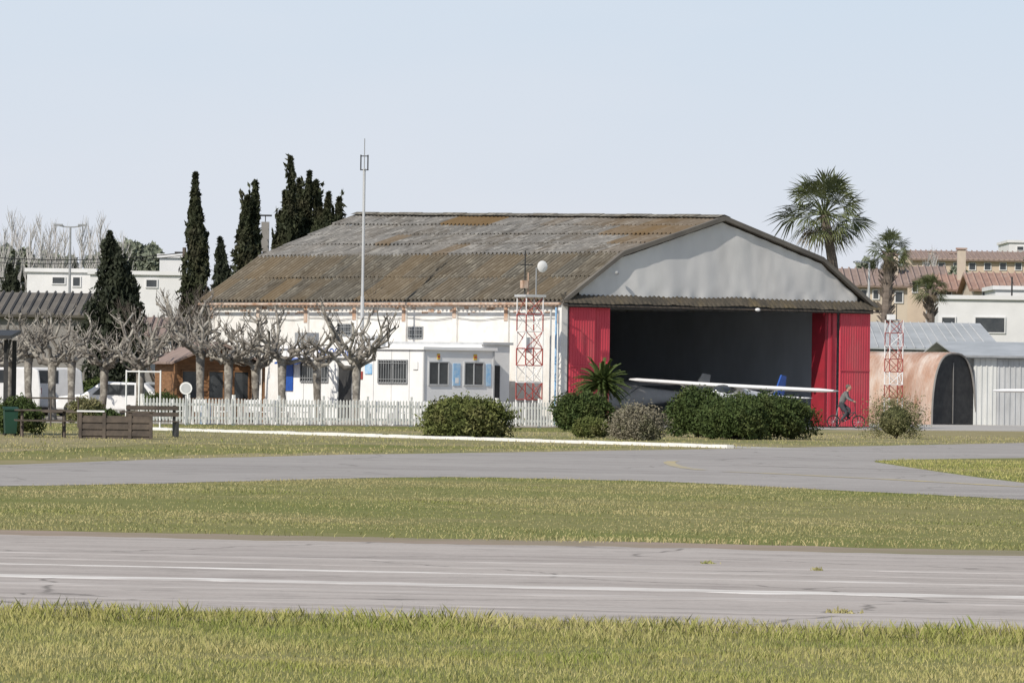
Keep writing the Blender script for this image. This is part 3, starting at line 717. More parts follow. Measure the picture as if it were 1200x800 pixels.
# ------------------------------------------------------------------ cypresses
def cypress(name,cols,Y,m='cyp',dens=850,leaf=.16):
    cx=X(cols[0][0],Y); e=empty(name,(cx,Y,0)); C=[]; bb=B(); tones=[]
    for (px,pyt,r) in cols:
        x0=X(px,Y,pyt)-cx; h=Z(px,pyt,Y); y0=random.uniform(-.4,.4) if len(cols)>1 else 0; ph=random.uniform(0,9)
        rr=lambda z:r*np.clip(np.minimum(1,(h-z)/(h*.42))**.75,0.03,1)*np.clip(.55+z/(h*.25),0,1)
        n=int(dens*h*(r**.8)); z=RNG.random(n)**.9*h*.99+.3; z=np.minimum(z,h)
        th=RNG.random(n)*2*np.pi
        lump=1+.26*np.sin(3*th+z*1.3+ph)*np.sin(z*.9+ph)+.19*np.sin(5*th-z*3+ph)+.14*np.sin(z*7+th*2)
        q=rr(z)*lump*(.58+.52*RNG.random(n)**.7)
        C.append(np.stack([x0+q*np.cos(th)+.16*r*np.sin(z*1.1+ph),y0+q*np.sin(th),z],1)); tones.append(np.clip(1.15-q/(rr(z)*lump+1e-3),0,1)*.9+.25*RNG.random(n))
        zz=np.linspace(.2,h*.93,14); bb.tube([(x0+.16*r*math.sin(a*1.1+ph),y0,a) for a in zz],[float(rr(a))*.52 for a in zz],M[m],9)
        for _ in range(int(16*h/10)):
            zz_=random.uniform(h*.3,h*.97); a=random.random()*6.28; q0=float(rr(zz_))*.9; n2=26
            tt=RNG.random(n2); C.append(np.stack([x0+(q0+.16*tt)*math.cos(a)+RNG.normal(0,.03,n2),y0+(q0+.16*tt)*math.sin(a)+RNG.normal(0,.03,n2),zz_+tt*.85],1)); tones.append(RNG.random(n2)*.3)
    C=np.concatenate(C); T=np.clip(np.concatenate(tones),0,1)
    np_mesh('foliage',leaves(C,leaf,1.9,1.4),4,m,e,T)
    bb.obj('dark_foliage_core',e,smooth=True,tone=[.9]*len(bb.f)); b=B(); b.tube([(0,0,0),(0,0,1.2)],.2,'barkb',7); b.obj('trunk',e)  # solid core added to block the sky, inner shade painted as dark tone
cypress('cypress_tree',[(231,205,.52)],292)
cypress('cypress_tree',[(297,214,.55),(289,232,.55)],298)
cypress('cypress_tree',[(259,281,.55)],290,'cypn')
cypress('cypress_tree',[(341,186,.36),(333,226,.5),(327,250,.55)],304)
cypress('cypress_tree',[(361,203,.45),(373,214,.5),(352,212,.5),(350,232,.8)],306)
cypress('cypress_tree',[(396,234,.5),(386,228,.5),(379,246,.9)],303)
cypress('cypress_tree',[(131,274,.95),(141,305,1.0)],285,'cypn')
cypress('cypress_tree',[(12,312,.8)],330,'cypn')

# ------------------------------------------------------------------ shrubs
def shrub(px,Y,wpx,z1,m,leaf=.07,n=9000,dep=1.0,flat=.0,name='shrub',asp=1.8,spiky=.0,up=.5):
    x=X(px,Y); r=wpx/F*Y/2; h=z1/2; n=int(n*1.4); leaf*=.78
    ph=random.uniform(0,9); th=RNG.random(n)*2*np.pi; cz=RNG.uniform(-.75,1,n); ss=np.sqrt(1-cz**2)
    lump=1+.13*np.sin(3*th+ph+2*cz)+.11*np.sin(7*th+4*cz+ph)+.09*np.sin(11*th*1+9*cz+ph*2)+.05*np.sin(23*th+19*cz)+spiky*RNG.random(n)**3
    q=lump*(.72+.30*RNG.random(n)**.5+.12*RNG.random(n)**6)
    flatp=np.sign(cz)*np.abs(cz)**(1-flat)
    C=np.stack([r*q*ss**(1-flat*.5)*np.cos(th),r*dep*q*ss**(1-flat*.5)*np.sin(th),h*.92+h*q*flatp],1); k=C[:,2]>.02; C=C[k]
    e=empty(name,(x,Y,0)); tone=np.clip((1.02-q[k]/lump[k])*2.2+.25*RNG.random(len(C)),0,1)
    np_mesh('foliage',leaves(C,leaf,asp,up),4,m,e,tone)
    b=B(); b.ball((0,0,h*.88),(r*.70,r*dep*.70,h*.72),M[m],14,10,.06); b.obj('dark_foliage_core',e,smooth=True,tone=[1.0]*len(b.f))  # solid filler, shade inside the shrub put into its dark tone
    b=B()
    for _ in range(4):
        a=random.random()*6.28; b.tube([(.05*math.cos(a),.05*math.sin(a),0),(r*.3*math.cos(a),r*.3*math.sin(a),h)],[.03,.02],'barkb',5)
    b.obj('stems',e); return e
shrub(545,191,84,1.12,'shrub',.085,12000,flat=.15,spiky=.3)
shrub(683,222,64,1.32,'shrubd',.08,9000,flat=.1)
shrub(692,196,38,.62,'shrub',.06,5000)
shrub(722,204,22,.4,'shrubg',.06,3000)
shrub(747,190,50,.95,'shrubg',.055,9000,spiky=.5)
shrub(817,204,58,1.50,'shrubd',.075,9000,flat=.1,spiky=.2)
shrub(888,201,110,1.36,'shrubd',.075,17000,flat=.15,spiky=.15)
shrub(862,198,70,1.2,'shrubd',.075,9000,flat=.15)
shrub(1050,210,54,1.3,'shruby',.05,4200,spiky=.7)
shrub(190,238,46,1.1,'shrubd',.07,4000)
shrub(22,180,50,1.05,'shrubd',.07,5000)
shrub(128,178,30,.75,'shrubd',.06,3000)
shrub(100,225,40,.9,'shruby',.07,4000)

def frond(b,base,az,elev,L_,m,nl=16,ll=.24,droop=.9,w_=.02):
    p=Vector(base); d=Vector((math.cos(az)*math.cos(elev),math.sin(az)*math.cos(elev),math.sin(elev))); pts=[p.copy()]; n=9
    for i in range(n):
        d=(d+Vector((0,0,-droop/n*(.5+i/n)))).normalized(); p=p+d*(L_/n); pts.append(p.copy())
    b.tube(pts,[w_*(1-.8*i/n) for i in range(n+1)],m,4)
    for i in range(nl):
        f=.15+.83*i/nl; k=f*n; j=min(int(k),n-1); q=pts[j].lerp(pts[j+1],k-j); dr=(pts[j+1]-pts[j]).normalized()
        sd=dr.cross(Vector((0,0,1))); sd=sd.normalized() if sd.length>.05 else Vector((1,0,0)); l=ll*math.sin(min(1,f*1.3+.25)*math.pi*.8+.2)
        for s in (-1,1):
            o=(sd*s+dr*.7+Vector((0,0,.15))).normalized()*l; w2=dr*(w_*1.1)
            b.face([q-w2,q+w2,q+o*.6+w2*.6+Vector((0,0,-.01)),q+o+Vector((0,0,-.05))],m)
def cycad(px,Y,zt,nf,L_):
    e=empty('sago_palm',(X(px,Y),Y,0)); b=B()
    b.tube([(0,0,0),(.02,0,zt*.5),(0,0,zt)],[.16,.17,.13],'palmbark',9)
    for i in range(60):
        z=random.uniform(.1,zt); a=random.random()*6.28; b.tube([(.14*math.cos(a),.14*math.sin(a),z),(.21*math.cos(a),.21*math.sin(a),z+.08)],[.03,.015],'palmbark',4)
    b.obj('trunk',e); b=B()
    for i in range(nf):
        el=random.choice((random.uniform(.0,.6),random.uniform(.5,1.4),random.uniform(-.5,.2))); frond(b,(0,0,zt),random.random()*6.28,el,L_*random.uniform(.8,1.1),'cycad',22,.22,.9,.022)
    b.obj('fronds',e,tone=[random.random()*.4 for _ in b.f])
cycad(705,236,1.62,120,1.12)

# ------------------------------------------------------------------ fan palms
def fanpalm(pxb,pxt,pyt,Y,rpx,tr,ragged=False,nl=60):
    s=Y/F; xb=X(pxb,Y,400); xt=X(pxt,Y,pyt); zt=Z(pxt,pyt,Y); R_=rpx*s
    e=empty('fan_palm_tree',(xb,Y,0)); b=B(); dx=xt-xb; n=14
    b.tube([(dx*(i/n)**1.5,0,zt*i/n) for i in range(n+1)],[tr*(1.35 if i==0 else 1+.08*(i%2)-.2*i/n) for i in range(n+1)],'palmbark',9)
    if ragged:
        for i in range(160):
            z=random.uniform(zt*.45,zt); a=random.random()*6.28; f=dx*(z/zt)**1.5
            b.tube([(f+tr*.8*math.cos(a),tr*.8*math.sin(a),z),(f+tr*1.7*math.cos(a),tr*1.7*math.sin(a),z+.25)],[.05,.02],'palmbark',4)
    b.obj('trunk',e); b=B()
    for i in range(nl):
        f=i/nl; el=1.45-2.3*f+random.uniform(-.2,.2); az=i*2.399+random.uniform(-.3,.3); dry=el<-.6
        m='palmdry' if dry else 'palm'; pl=R_*random.uniform(.40,.60)*(1 if not dry else .6)
        d=Vector((math.cos(az)*math.cos(el),math.sin(az)*math.cos(el),math.sin(el)))
        c0=Vector((dx,0,zt)); c1=c0+d*pl*.55+Vector((0,0,.03)); c2=c0+d*pl+Vector((0,0,-.06))
        b.tube([c0,c1,c2],[.03,.022,.014],m,4)
        sd=d.cross(Vector((0,0,1))); sd=sd.normalized() if sd.length>.1 else Vector((1,0,0)); nr=sd.cross(d).normalized()
        tw=random.uniform(-.9,.9); sd2=sd*math.cos(tw)+nr*math.sin(tw); nseg=17; fr=R_*random.uniform(.44,.62)
        for k in range(nseg):
            a=(-1.25+2.5*k/(nseg-1))*1.05; da=2.5/(nseg-1)*.36
            q=lambda aa,rr,dr:c2+(d*math.cos(aa)+sd2*math.sin(aa))*rr+Vector((0,0,-dr))
            l=fr*(.78+.22*math.cos(a))*random.uniform(.8,1.1); dr=random.uniform(.12,.45)*fr*(1.4 if dry else 1)
            b.face([c2,q(a-da,l*.55,dr*.18),q(a,l,dr),q(a+da,l*.55,dr*.18)],m)
    b.obj('fronds',e,tone=[random.random()*.5 for _ in b.f])
fanpalm(996,966,252,300,60,.26,False,56)
fanpalm(1036,1042,296,318,33,.28,True,42)
fanpalm(1092,1090,339,330,26,.24,True,36)

# ------------------------------------------------------------------ light aircraft
def aircraft(loc,heading,bank=0,finm='blue'):
    e=empty('light_aircraft',loc,0,rot=(bank,0,heading)); b=B()
    st=[(-4.3,.08,.10,1.15),(-3,.16,.2,1.15),(-1.5,.32,.38,1.12),(-.4,.50,.56,1.1),(.4,.54,.60,1.1),(1.1,.48,.46,1.0),(1.8,.38,.36,.95),(2.1,.22,.22,.95),(2.25,.06,.06,.95)]
    k=b.mi('plast'); n=14; i0=len(b.v)
    for (x,ry,rz,zc) in st:
        for q in range(n):
            a=2*math.pi*q/n; b.v.append((x,ry*math.cos(a),zc+rz*math.sin(a)))
    for j in range(len(st)-1):
        for q in range(n):
            r=(q+1)%n; b.f.append([i0+j*n+q,i0+(j+1)*n+q,i0+(j+1)*n+r,i0+j*n+r]); b.m.append(k)
    b.obj('fuselage',e,smooth=True); b=B()
    def wing(b,root,tip,cr,ct,th,m,zt):
        for s in (-1,1):
            P=[]
            for (y,c,z,xo) in ((root,cr,zt[0],0),(tip*.9,ct+.1,zt[1]-.01,-.1),(tip,ct*.55,zt[1],-.25)):
                P.append([(.45*c+xo,s*y,z),(.25*c+xo,s*y,z+th*.6*c/cr),(-.15*c+xo,s*y,z+th*.5*c/cr),(-.55*c+xo,s*y,z),(0+xo,s*y,z-th*.4*c/cr)])
            for a in range(2):
                for q in range(5):
                    r=(q+1)%5; b.face([P[a][q],P[a+1][q],P[a+1][r],P[a][r]],m)
            b.face(P[2],m)
    wing(b,0,4.55,1.25,1.0,.17,'plast',(1.62,1.66)); b.obj('wing',e); b=B()
    bb=B(); wing(bb,0,1.35,.75,.55,.07,'plast',(1.25,1.25)); o=bb.obj('tailplane',e); o.location=(-3.95,0,0)
    b.prism([(-3.6,-.03,1.25),(-4.45,-.03,1.25),(-4.55,-.03,2.05),(-4.15,-.03,2.1)],(0,.06,0),finm); b.obj('fin',e); b=B()
    b.ball((.45,0,1.40),(.8,.46,.28),'glass',12,8); b.obj('canopy',e,smooth=True); b=B()
    b.tube([(.0,.3,1.0),(-.1,.85,.3)],.04,'plast',6); b.tube([(0,-.3,1.0),(-.1,-.85,.3)],.04,'plast',6); b.tube([(1.6,0,.8),(1.65,0,.25)],.035,'grey',6)
    for x,y,r in ((-.1,.9,.2),(-.1,-.9,.2),(1.65,0,.18)): b.tube([(x,y-.06,r),(x,y+.06,r)],r,'rubber',14)
    for s in (-1,1): b.tube([(.1,s*.45,.9),(.05,s*2.2,1.6)],.025,'plast',5)
    b.obj('undercarriage',e); b=B()
    b.ball((2.3,0,.95),(.16,.1,.1),'dred',8,6)
    for a in (.6,.6+math.pi): b.tube([(2.3,0,.95),(2.3,.8*math.cos(a),.95+.8*math.sin(a))],[.06,.03],'dark',5)
    b.obj('propeller',e)
ac=X(853,250); aircraft((ac,249.5,.0),math.atan2(-3.5,-2.1),math.radians(-2.1))
ax2,ay2=HW(8.2,7); aircraft((ax2,ay2,.03),math.radians(210),0,'plast')
aircraft((X(1292,258),258,-.0),math.radians(250),math.radians(1.0))

# ------------------------------------------------------------------ arched hut + sheds
YQ=292; qx=X(1092,YQ-4); aq=math.radians(44)
qe=empty('arched_corrugated_hut',(qx,YQ-4,0),aq); b=B(); QW=2.95; QH=3.25; L_=7.5
k=b.mi('rust'); nd=int(L_/.2*6); na=18; i0=len(b.v)
for j in range(nd+1):
    y=L_*j/nd; w_=.035*math.sin(2*math.pi*y/.2)
    for q in range(na+1):
        a=math.pi*(1-q/na); b.v.append((QW/2+(QW/2+w_)*math.copysign(abs(math.cos(a))**.7,math.cos(a)),y,.0+(QH+w_)*max(math.sin(a),0)**.8))
for j in range(nd):
    for q in range(na): a=i0+j*(na+1)+q; b.f.append([a,a+na+1,a+na+2,a+1]); b.m.append(k)
b.obj('shell',qe,smooth=True)
b=B(); arch=[(QW/2+QW/2*.99*math.copysign(abs(math.cos(a))**.7,math.cos(a)),.05,QH*.99*max(math.sin(a),0)**.8) for a in np.linspace(math.pi,0,24)]
b.prism(arch,(0,.05,0),'dark')
b.tube([(p[0],-.02,p[2]) for p in arch],.05,'greyw',5); b.box(QW/2-.02,QW/2+.02,.02,.045,.05,2.8,'greyw'); b.obj('arched_door',qe)
def ribwall(b,x0,x1,y,z0,z1,m,p=.25):
    b.box(x0,x1,y,y+.08,z0,z1,m)
    for x in np.arange(x0+.05,x1-.08,p): b.box(x,x+.07,y-.035,y-.001,z0,z1,m)
s1=empty('tin_shed',(X(1141,290),290,0),math.radians(8)); b=B(); ribwall(b,0,1.05,0,0,3.15,'tin'); ribwall(b,1.06,8,.02,0,3.0,'lgrey'); b.box(0,.1,.09,8,0,3.1,'tin'); b.box(7.9,8,.11,8,0,3.0,'tin')
b.obj('walls',s1); b=B(); b.prism([(-.8,-.3,3.02),(8.3,-.3,3.02),(8.3,4.5,3.75),(-.8,4.5,3.75)],(0,0,.06),'shedroof'); b.prism([(-.8,9,3.0),(8.3,9,3.0),(8.3,4.5,3.75),(-.8,4.5,3.75)],(0,0,.06),'shedroof')
b.tube([(-.8,-.32,3.1),(8.3,-.32,3.1)],.06,'grey',5)
b.obj('roof',s1)
s2=empty('metal_shed',(X(985,312),312,0),0); b=B(); b.box(0,7.6,0,10,0,3.6,'greyw'); b.obj('walls',s2); b=B()
z0=Z(1060,409,312); z1=Z(1060,380,322); b.prism([(-.3,-.3,z0),(7.9,-.3,z0-.05),(7.2,6,z1),(-.3,6,z1)],(0,0,.07),'shedroof')
for x in np.arange(0,7.6,.45): b.tube([(x,-.3,z0+.09),(x*.92,6,z1+.09)],.03,'lgrey',4)
b.prism([(-.3,12,z0),(7.9,12,z0),(7.2,6,z1),(-.3,6,z1)],(0,0,.07),'shedroof'); b.box(-.2,7.7,-.1,-.01,2.6,z0-.08,'lgrey'); b.obj('roof',s2)

# ------------------------------------------------------------------ houses
def hwin(b,x0,x1,z0,z1,y=-.0,m='glass'):
    b.box(x0,x1,y-.03,y-.004,z0,z1,m); f=.06
    for q in ((x0-f,x0,z0-f,z1+f),(x1,x1+f,z0-f,z1+f),(x0,x1,z0-f,z0),(x0,x1,z1,z1+f)): b.box(q[0],q[1],y-.07,y-.003,q[2],q[3],'render')
def house(name,px0,px1,pye,pyr,Y,depth,wm,rm,wins=(),flat=False,rz=0,chim=()):
    x0=X(px0,Y); wd=X(px1,Y)-x0; pm=(px0+px1)/2; ze=Z(pm,pye,Y); e=empty(name,(x0,Y,0),rz); b=B()
    b.box(0,wd,0,depth,0,ze,wm); b.obj('walls',e); b=B()
    if flat:
        b.box(-.15,wd+.15,-.15,depth+.15,ze+.002,ze+.22,wm)
    else:
        zr_=Z(pm,pyr,Y+depth/2)
        b.prism([(-.3,-.45,ze-.08),(-.3,depth/2,zr_),(-.3,depth+.45,ze-.08),(-.3,depth+.4,ze-.2),(-.3,depth/2,zr_-.14),(-.3,-.4,ze-.2)],(wd+.6,0,0),rm)
        for xx in np.arange(-.2,wd+.3,.42): b.tube([(xx,-.47,ze-.03),(xx,depth/2,zr_+.05)],.07,rm,4)
        b.prism([(0.02,.02,ze-.2),(0.02,depth-.02,ze-.2),(0.02,depth/2,zr_-.16)],(wd-.04,0,0),wm)
    for (cx_,h_) in chim: b.box(cx_,cx_+.5,depth*.3,depth*.3+.5,ze,ze+h_,wm); b.box(cx_-.08,cx_+.58,depth*.3-.08,depth*.3+.58,ze+h_,ze+h_+.1,rm)
    b.obj('roof',e)
    if wins:
        b=B()
        for (a,c,z0_,z1_) in wins: hwin(b,X(a,Y)-x0,X(c,Y)-x0,Z(a,z1_,Y),Z(a,z0_,Y))
        b.obj('windows',e)
    return e
house('white_modern_house',1098,1215,351,0,340,10,'render','render',((1142,1176,372,389),(1103,1118,372,382)),True)
house('white_modern_house',1165,1260,340,0,352,8,'render','render',(),True)
house('tiled_house',985,1062,333,315,380,9,'beige','tileb',((1008,1014,340,350),(1022,1028,340,350),(1048,1056,342,354)),chim=((3,1.8),))
house('tiled_house',1058,1104,326,312,400,8,'ochre','tileb',((1068,1073,330,342),(1084,1089,330,342)))
house('tiled_house',1100,1150,338,322,385,8,'beige','tile',((1108,1113,342,350),(1128,1133,342,350)),chim=((1.2,2.4),))
house('tiled_house',1140,1230,338,320,372,10,'beige','tile',((1150,1156,340,348),))
house('long_apartment_building',1068,1290,304,295,520,14,'ochre','tileb',tuple((a,a+7,308,316) for a in range(1080,1280,18)),chim=((1.5,.6),(3.2,.5)))
house('apartment_building',1180,1300,285,0,560,12,'render','render',((1190,1197,289,293),),True)
house('white_modern_house',30,108,319,0,360,10,'render','render',((60,74,325,332),(84,92,325,335)),True)
house('white_modern_house',104,214,322,0,352,10,'render','render',((128,140,328,338),(170,182,328,336)),True)
house('white_modern_house',185,212,302,0,372,6,'render','render',(),True)
house('grey_warehouse',-140,118,366,342,305,14,'greyw','oldroof',())
house('brick_workshop',118,330,392,372,318,10,'white','tileb',((150,170,400,415),(200,215,400,415)))
b=B(); b.box(-36,X(245,285),285,285.25,0,1.9,'greyw')
for x in np.arange(-35.5,X(245,285),3): b.box(x,x+.3,284.9,285.3,0,2.1,'greyw')
b.obj('boundary_wall')
def hedge(name,px0,px1,Y,h,m,n,leaf=.12,wd=1.2,var=.25):
    x0=X(px0,Y); x1=X(px1,Y); x=RNG.uniform(x0,x1,n); a=RNG.random(n)*np.pi; hh=h*(1+var*fbm(x,x*0,.8)+var*.5*fbm(x+7,x*0,3)); q=.8+.25*RNG.random(n)
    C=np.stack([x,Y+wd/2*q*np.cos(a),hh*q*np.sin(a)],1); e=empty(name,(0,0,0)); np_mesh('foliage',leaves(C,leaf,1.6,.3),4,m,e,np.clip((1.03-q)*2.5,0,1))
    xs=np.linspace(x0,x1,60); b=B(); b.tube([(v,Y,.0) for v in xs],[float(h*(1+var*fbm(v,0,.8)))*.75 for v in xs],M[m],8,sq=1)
    b.obj('dark_foliage_core',e,tone=[1]*len(b.f)); return e  # solid hedge core, depth shade painted by full dark tone
hedge('hedge',-60,150,276,1.45,'shrubd',10000,.13,1.4)
hedge('hedge',150,250,272,1.0,'shrub',5000,.12,1.2)
def mass(name,clumps,Y,m,leaf=.5,n=1500):
    C=[];T=[]
    for (px,py,rp) in clumps:
        s=Y/F; x=X(px,Y,py); z=Z(px,py,Y); r=rp*s; yy=Y+random.uniform(-8,8); v=RNG.normal(size=(n,3)); v/=np.linalg.norm(v,axis=1)[:,None]
        q=r*(.55+.5*RNG.random(n))*(1+.25*np.sin(v[:,0]*6+v[:,2]*5+px)); P=v*q[:,None]; P[:,2]*=1.1; C.append(P+np.array([x,yy,z])); T.append(np.clip(.5-.5*v[:,2],0,1)*.4)
        k=n//2; C.append(np.stack([x+RNG.normal(0,r*.35,k),yy+RNG.normal(0,r*.35,k),RNG.random(k)*z],1)); T.append(RNG.random(k)*.4+.2)
    return np_mesh(name,leaves(np.concatenate(C),leaf,1.4,.2),4,m,tone=np.concatenate(T))
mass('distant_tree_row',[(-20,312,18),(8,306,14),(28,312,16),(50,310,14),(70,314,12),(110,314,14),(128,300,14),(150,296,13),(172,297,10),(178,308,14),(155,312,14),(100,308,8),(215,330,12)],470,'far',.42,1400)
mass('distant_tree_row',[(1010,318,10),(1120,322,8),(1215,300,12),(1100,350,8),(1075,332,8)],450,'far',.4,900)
def poplar(px,pyt,Y,seed):
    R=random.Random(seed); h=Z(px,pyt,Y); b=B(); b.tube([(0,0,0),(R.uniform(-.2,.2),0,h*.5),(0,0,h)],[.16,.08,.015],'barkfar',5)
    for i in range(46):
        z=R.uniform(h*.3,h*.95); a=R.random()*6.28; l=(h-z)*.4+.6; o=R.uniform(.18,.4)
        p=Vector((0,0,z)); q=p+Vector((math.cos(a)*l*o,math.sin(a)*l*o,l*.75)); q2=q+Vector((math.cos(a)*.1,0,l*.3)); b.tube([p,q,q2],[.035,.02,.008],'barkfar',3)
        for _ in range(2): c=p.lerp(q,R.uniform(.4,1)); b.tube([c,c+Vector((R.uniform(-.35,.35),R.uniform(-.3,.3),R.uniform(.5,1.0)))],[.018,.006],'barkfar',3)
    b.obj('bare_poplar_tree',None,(X(px,Y,pyt),Y,0))
for i,(px,t) in enumerate(((-8,262),(5,268),(14,246),(24,256),(36,262),(48,254),(58,268),(66,262),(97,262),(106,268),(118,256),(124,272),(76,272),(145,276))): poplar(px,t,455+i%4*6,i)
for i,(px,t,Y) in enumerate(((1095,300,470),(1085,306,470))): poplar(px,t,Y,50+i)
def bare(px,Y,h,seed,m='barkb'):
    R=random.Random(seed); b=B()
    def br(p,d,l,r,dep):
        pts=[p]; q=p
        for i in range(3): d=(d+Vector((R.uniform(-.2,.2),R.uniform(-.2,.2),R.uniform(-.05,.15)))).normalized(); q=q+d*l/3; pts.append(q)
        b.tube(pts,[r,r*.85,r*.7,r*.55],m,5 if dep>2 else 3)
        if dep>0:
            for _ in range(R.choice((2,3,3))):
                nd=(d+Vector((R.uniform(-.8,.8),R.uniform(-.8,.8),R.uniform(-.1,.5)))).normalized(); br(pts[R.choice((2,3,3))],nd,l*R.uniform(.6,.85),r*.55,dep-1)
    br(Vector((0,0,0)),Vector((0,0,1)),h*.35,h*.022,5); b.obj('bare_tree',None,(X(px,Y),Y,0))
bare(205,262,5.6,1); bare(236,264,5.4,2); bare(186,270,5.0,3); bare(445,262,5.6,9)

# ------------------------------------------------------------------ street lamp, cables, poles
lx,ly=X(82,335,300),335
le=empty('street_lamp',(lx,ly,0)); b=B(); zt=Z(82,266,335)
b.tube([(0,0,0),(0,0,zt)],[.11,.05],'grey',8); b.tube([(-.65,0,zt+.08),(-.2,0,zt),(.2,0,zt),(.65,0,zt+.08)],.035,'grey',5)
b.box(-.85,-.4,-.12,.12,zt+.05,zt+.15,'grey'); b.box(.4,.85,-.12,.12,zt+.05,zt+.15,'grey'); b.obj('lamp',le)
def cable(name,pA,pB,sag,Y0,Y1,r=.03):
    b=B(); a=Vector((X(pA[0],Y0,pA[1]),Y0,Z(pA[0],pA[1],Y0))); c=Vector((X(pB[0],Y1,pB[1]),Y1,Z(pB[0],pB[1],Y1)))
    b.tube([a.lerp(c,t)-Vector((0,0,sag*4*t*(1-t))) for t in np.linspace(0,1,24)],r,'dark',4); b.obj(name)
cable('power_cable',(-60,297),(216,296),.35,330,330,.022); cable('power_cable',(-60,303),(216,299),.35,331,331,.016)
b=B(); b.tube([(0,0,0),(0,0,Z(216,290,330))],[.16,.1],'woodd',7); b.box(-.5,.5,-.04,.04,Z(216,297,330),Z(216,295,330),'dark'); b.obj('utility_pole',None,(X(216,330,296),330,0))
b=B(); zz=Z(311,255,300); b.tube([(0,0,0),(0,0,zz-.8)],[.14,.12],'woodd',7); b.box(-.18,.18,-.18,.18,zz-1.6,zz-.2,'greyw'); b.tube([(-.3,0,zz+.1),(.3,0,zz+.1)],.04,'dark',4); b.tube([(0,0,zz-.3),(0,0,zz+.1)],.03,'dark',4); b.obj('chimney_flue',None,(X(311,300,260),300,0))
b=B(); zt=Z(1018,308,300); b.tube([(0,0,0),(0,0,zt)],[.09,.05],'lgrey',7); b.tube([(0,0,zt),(-.5,0,zt+.05)],.03,'lgrey',4); b.ball((-.55,0,zt+.03),(.22,.1,.06),'plast'); b.obj('street_lamp',None,(X(1018,300,350),300,0))
b=B(); zt=Z(1186,325,352); b.tube([(0,0,0),(0,0,zt)],.05,'dark',5); b.obj('roof_pole',None,(X(1186,350,330),350,0))

# ------------------------------------------------------------------ vehicles
def van(px,Y,rz,m='plast',van_=True,name='parked_van'):
    e=empty(name,(X(px,Y),Y,0.011),rz); b=B(); w_=.88
    side=[(-2.3,.35),(-2.35,1.0),(-2.25,1.85),(-2.0,1.98),(.5,1.98),(1.25,1.25),(2.2,1.05),(2.35,.8),(2.3,.35)] if van_ else [(-2.1,.3),(-2.15,.85),(-1.95,.98),(-1.5,1.4),(.2,1.45),(.95,.95),(1.95,.82),(2.1,.6),(2.05,.3)]
    b.prism([(x,-w_,z) for x,z in side],(0,2*w_,0),m); o=b.obj('body',e)
    bv=o.modifiers.new('bevel','BEVEL'); bv.width=.07; bv.segments=2; bv.limit_method='ANGLE'
    b=B(); zt=side[4][1]-.12; zb=zt-.52 if van_ else zt-.42
    for y0 in (-w_-.012,w_+.002):
        b.prism([(-1.1,y0,zb),(.95 if van_ else .6,y0,zb),(.42 if van_ else .15,y0,zt),(-1.1,y0,zt)],(0,.01,0),'glass')
        if not van_ : b.prism([(-1.75,y0,zb),(-1.2,y0,zb),(-1.2,y0,zt),(-1.45,y0,zt)],(0,.01,0),'glass')
    a=Vector((side[4][0],0,side[4][1])); c=Vector((side[5][0],0,side[5][1])); nrm=Vector((.7,0,.7))*.02
    p=a.lerp(c,.1)+nrm; q=a.lerp(c,.93)+nrm; b.face([(p.x,-.75,p.z),(q.x,-.8,q.z),(q.x,.8,q.z),(p.x,.75,p.z)],'glass')
    b.obj('windows',e); b=B()
    for x in (-1.45,1.4):
        for y in (-w_-.03,w_-.19): b.tube([(x,y,.33),(x,y+.22,.33)],.33,'rubber',16); b.tube([(x,y-.01,.33),(x,y+.23,.33)],.18,'lgrey',10)
    b.obj('wheels',e); b=B()
    for y in (-.75,.55): b.box(2.22 if van_ else 1.98,2.34 if van_ else 2.1,y,y+.2,.72 if van_ else .62,.9 if van_ else .76,'lgrey'); b.box(-2.37 if van_ else -2.17,-2.3 if van_ else -2.1,y,y+.18,.9 if van_ else .7,1.15 if van_ else .86,'dred')
    b.obj('lights',e)
van(128,258,math.radians(178),'plast',False,'parked_car'); van(28,262,math.radians(215),'plast',True); van(70,266,math.radians(5),'grey',False,'parked_car'); van(178,264,math.radians(185),'grey',False,'parked_car')
van(-20,260,math.radians(185),'plast')

# ------------------------------------------------------------------ left foreground things
g=gnd(135,514); e=empty('wooden_planter',(g[0],g[1],0),.05)
b=B()
b.box(-.95,.95,0,.05,.0,.62,'woodd'); b.box(-.95,.95,.6,.65,.0,.62,'woodd')
for x in (-1.0,-.35,.35,.92): b.box(x,x+.09,-.05,-.001,0,.72,'woodd'); b.box(x,x+.09,.651,.70,0,.72,'woodd')
for z in (.08,.26,.44): b.box(-.93,.93,-.03,-.002,z,z+.13,'woodd')
b.box(-1.05,-.3,-.08,.72,.721,.76,'plast'); b.box(.1,1.05,-.08,.72,.721,.76,'woodd')
b.obj('boards',e)
g=gnd(168,513); e=empty('garden_bench',(g[0]+.1,g[1]+3,0),.3); b=B()
for x in (-.7,.62): b.box(x,x+.08,-.2,.25,0,.43,'dark'); b.box(x,x+.08,.18,.25,.43,.9,'dark')
for y in (-.2,-.05,.1): b.box(-.75,.75,y,y+.12,.431,.46,'woodd')
for z in (.58,.76): b.box(-.75,.75,.14,.178,z,z+.12,'woodd')
b.obj('bench_frame',e)
g=gnd(12,511); e=empty('wheelie_bin',(g[0],g[1],0),.2); b=B(); b.prism([(-.15,-.18,.08),(.15,-.18,.08),(.19,-.2,.72),(-.19,-.2,.72)],(0,.36,0),'green'); b.prism([(-.21,-.24,.725),(.21,-.24,.725),(.21,.2,.78),(-.21,.2,.78)],(0,0,.04),'green')
for x in (-.14,.14): b.tube([(x,.16,.08),(x+.03,.16,.08)],.08,'rubber',10)
b.obj('bin_body',e)
g=gnd(45,513); e=empty('picnic_table',(g[0],g[1]+2,0),.1); b=B()
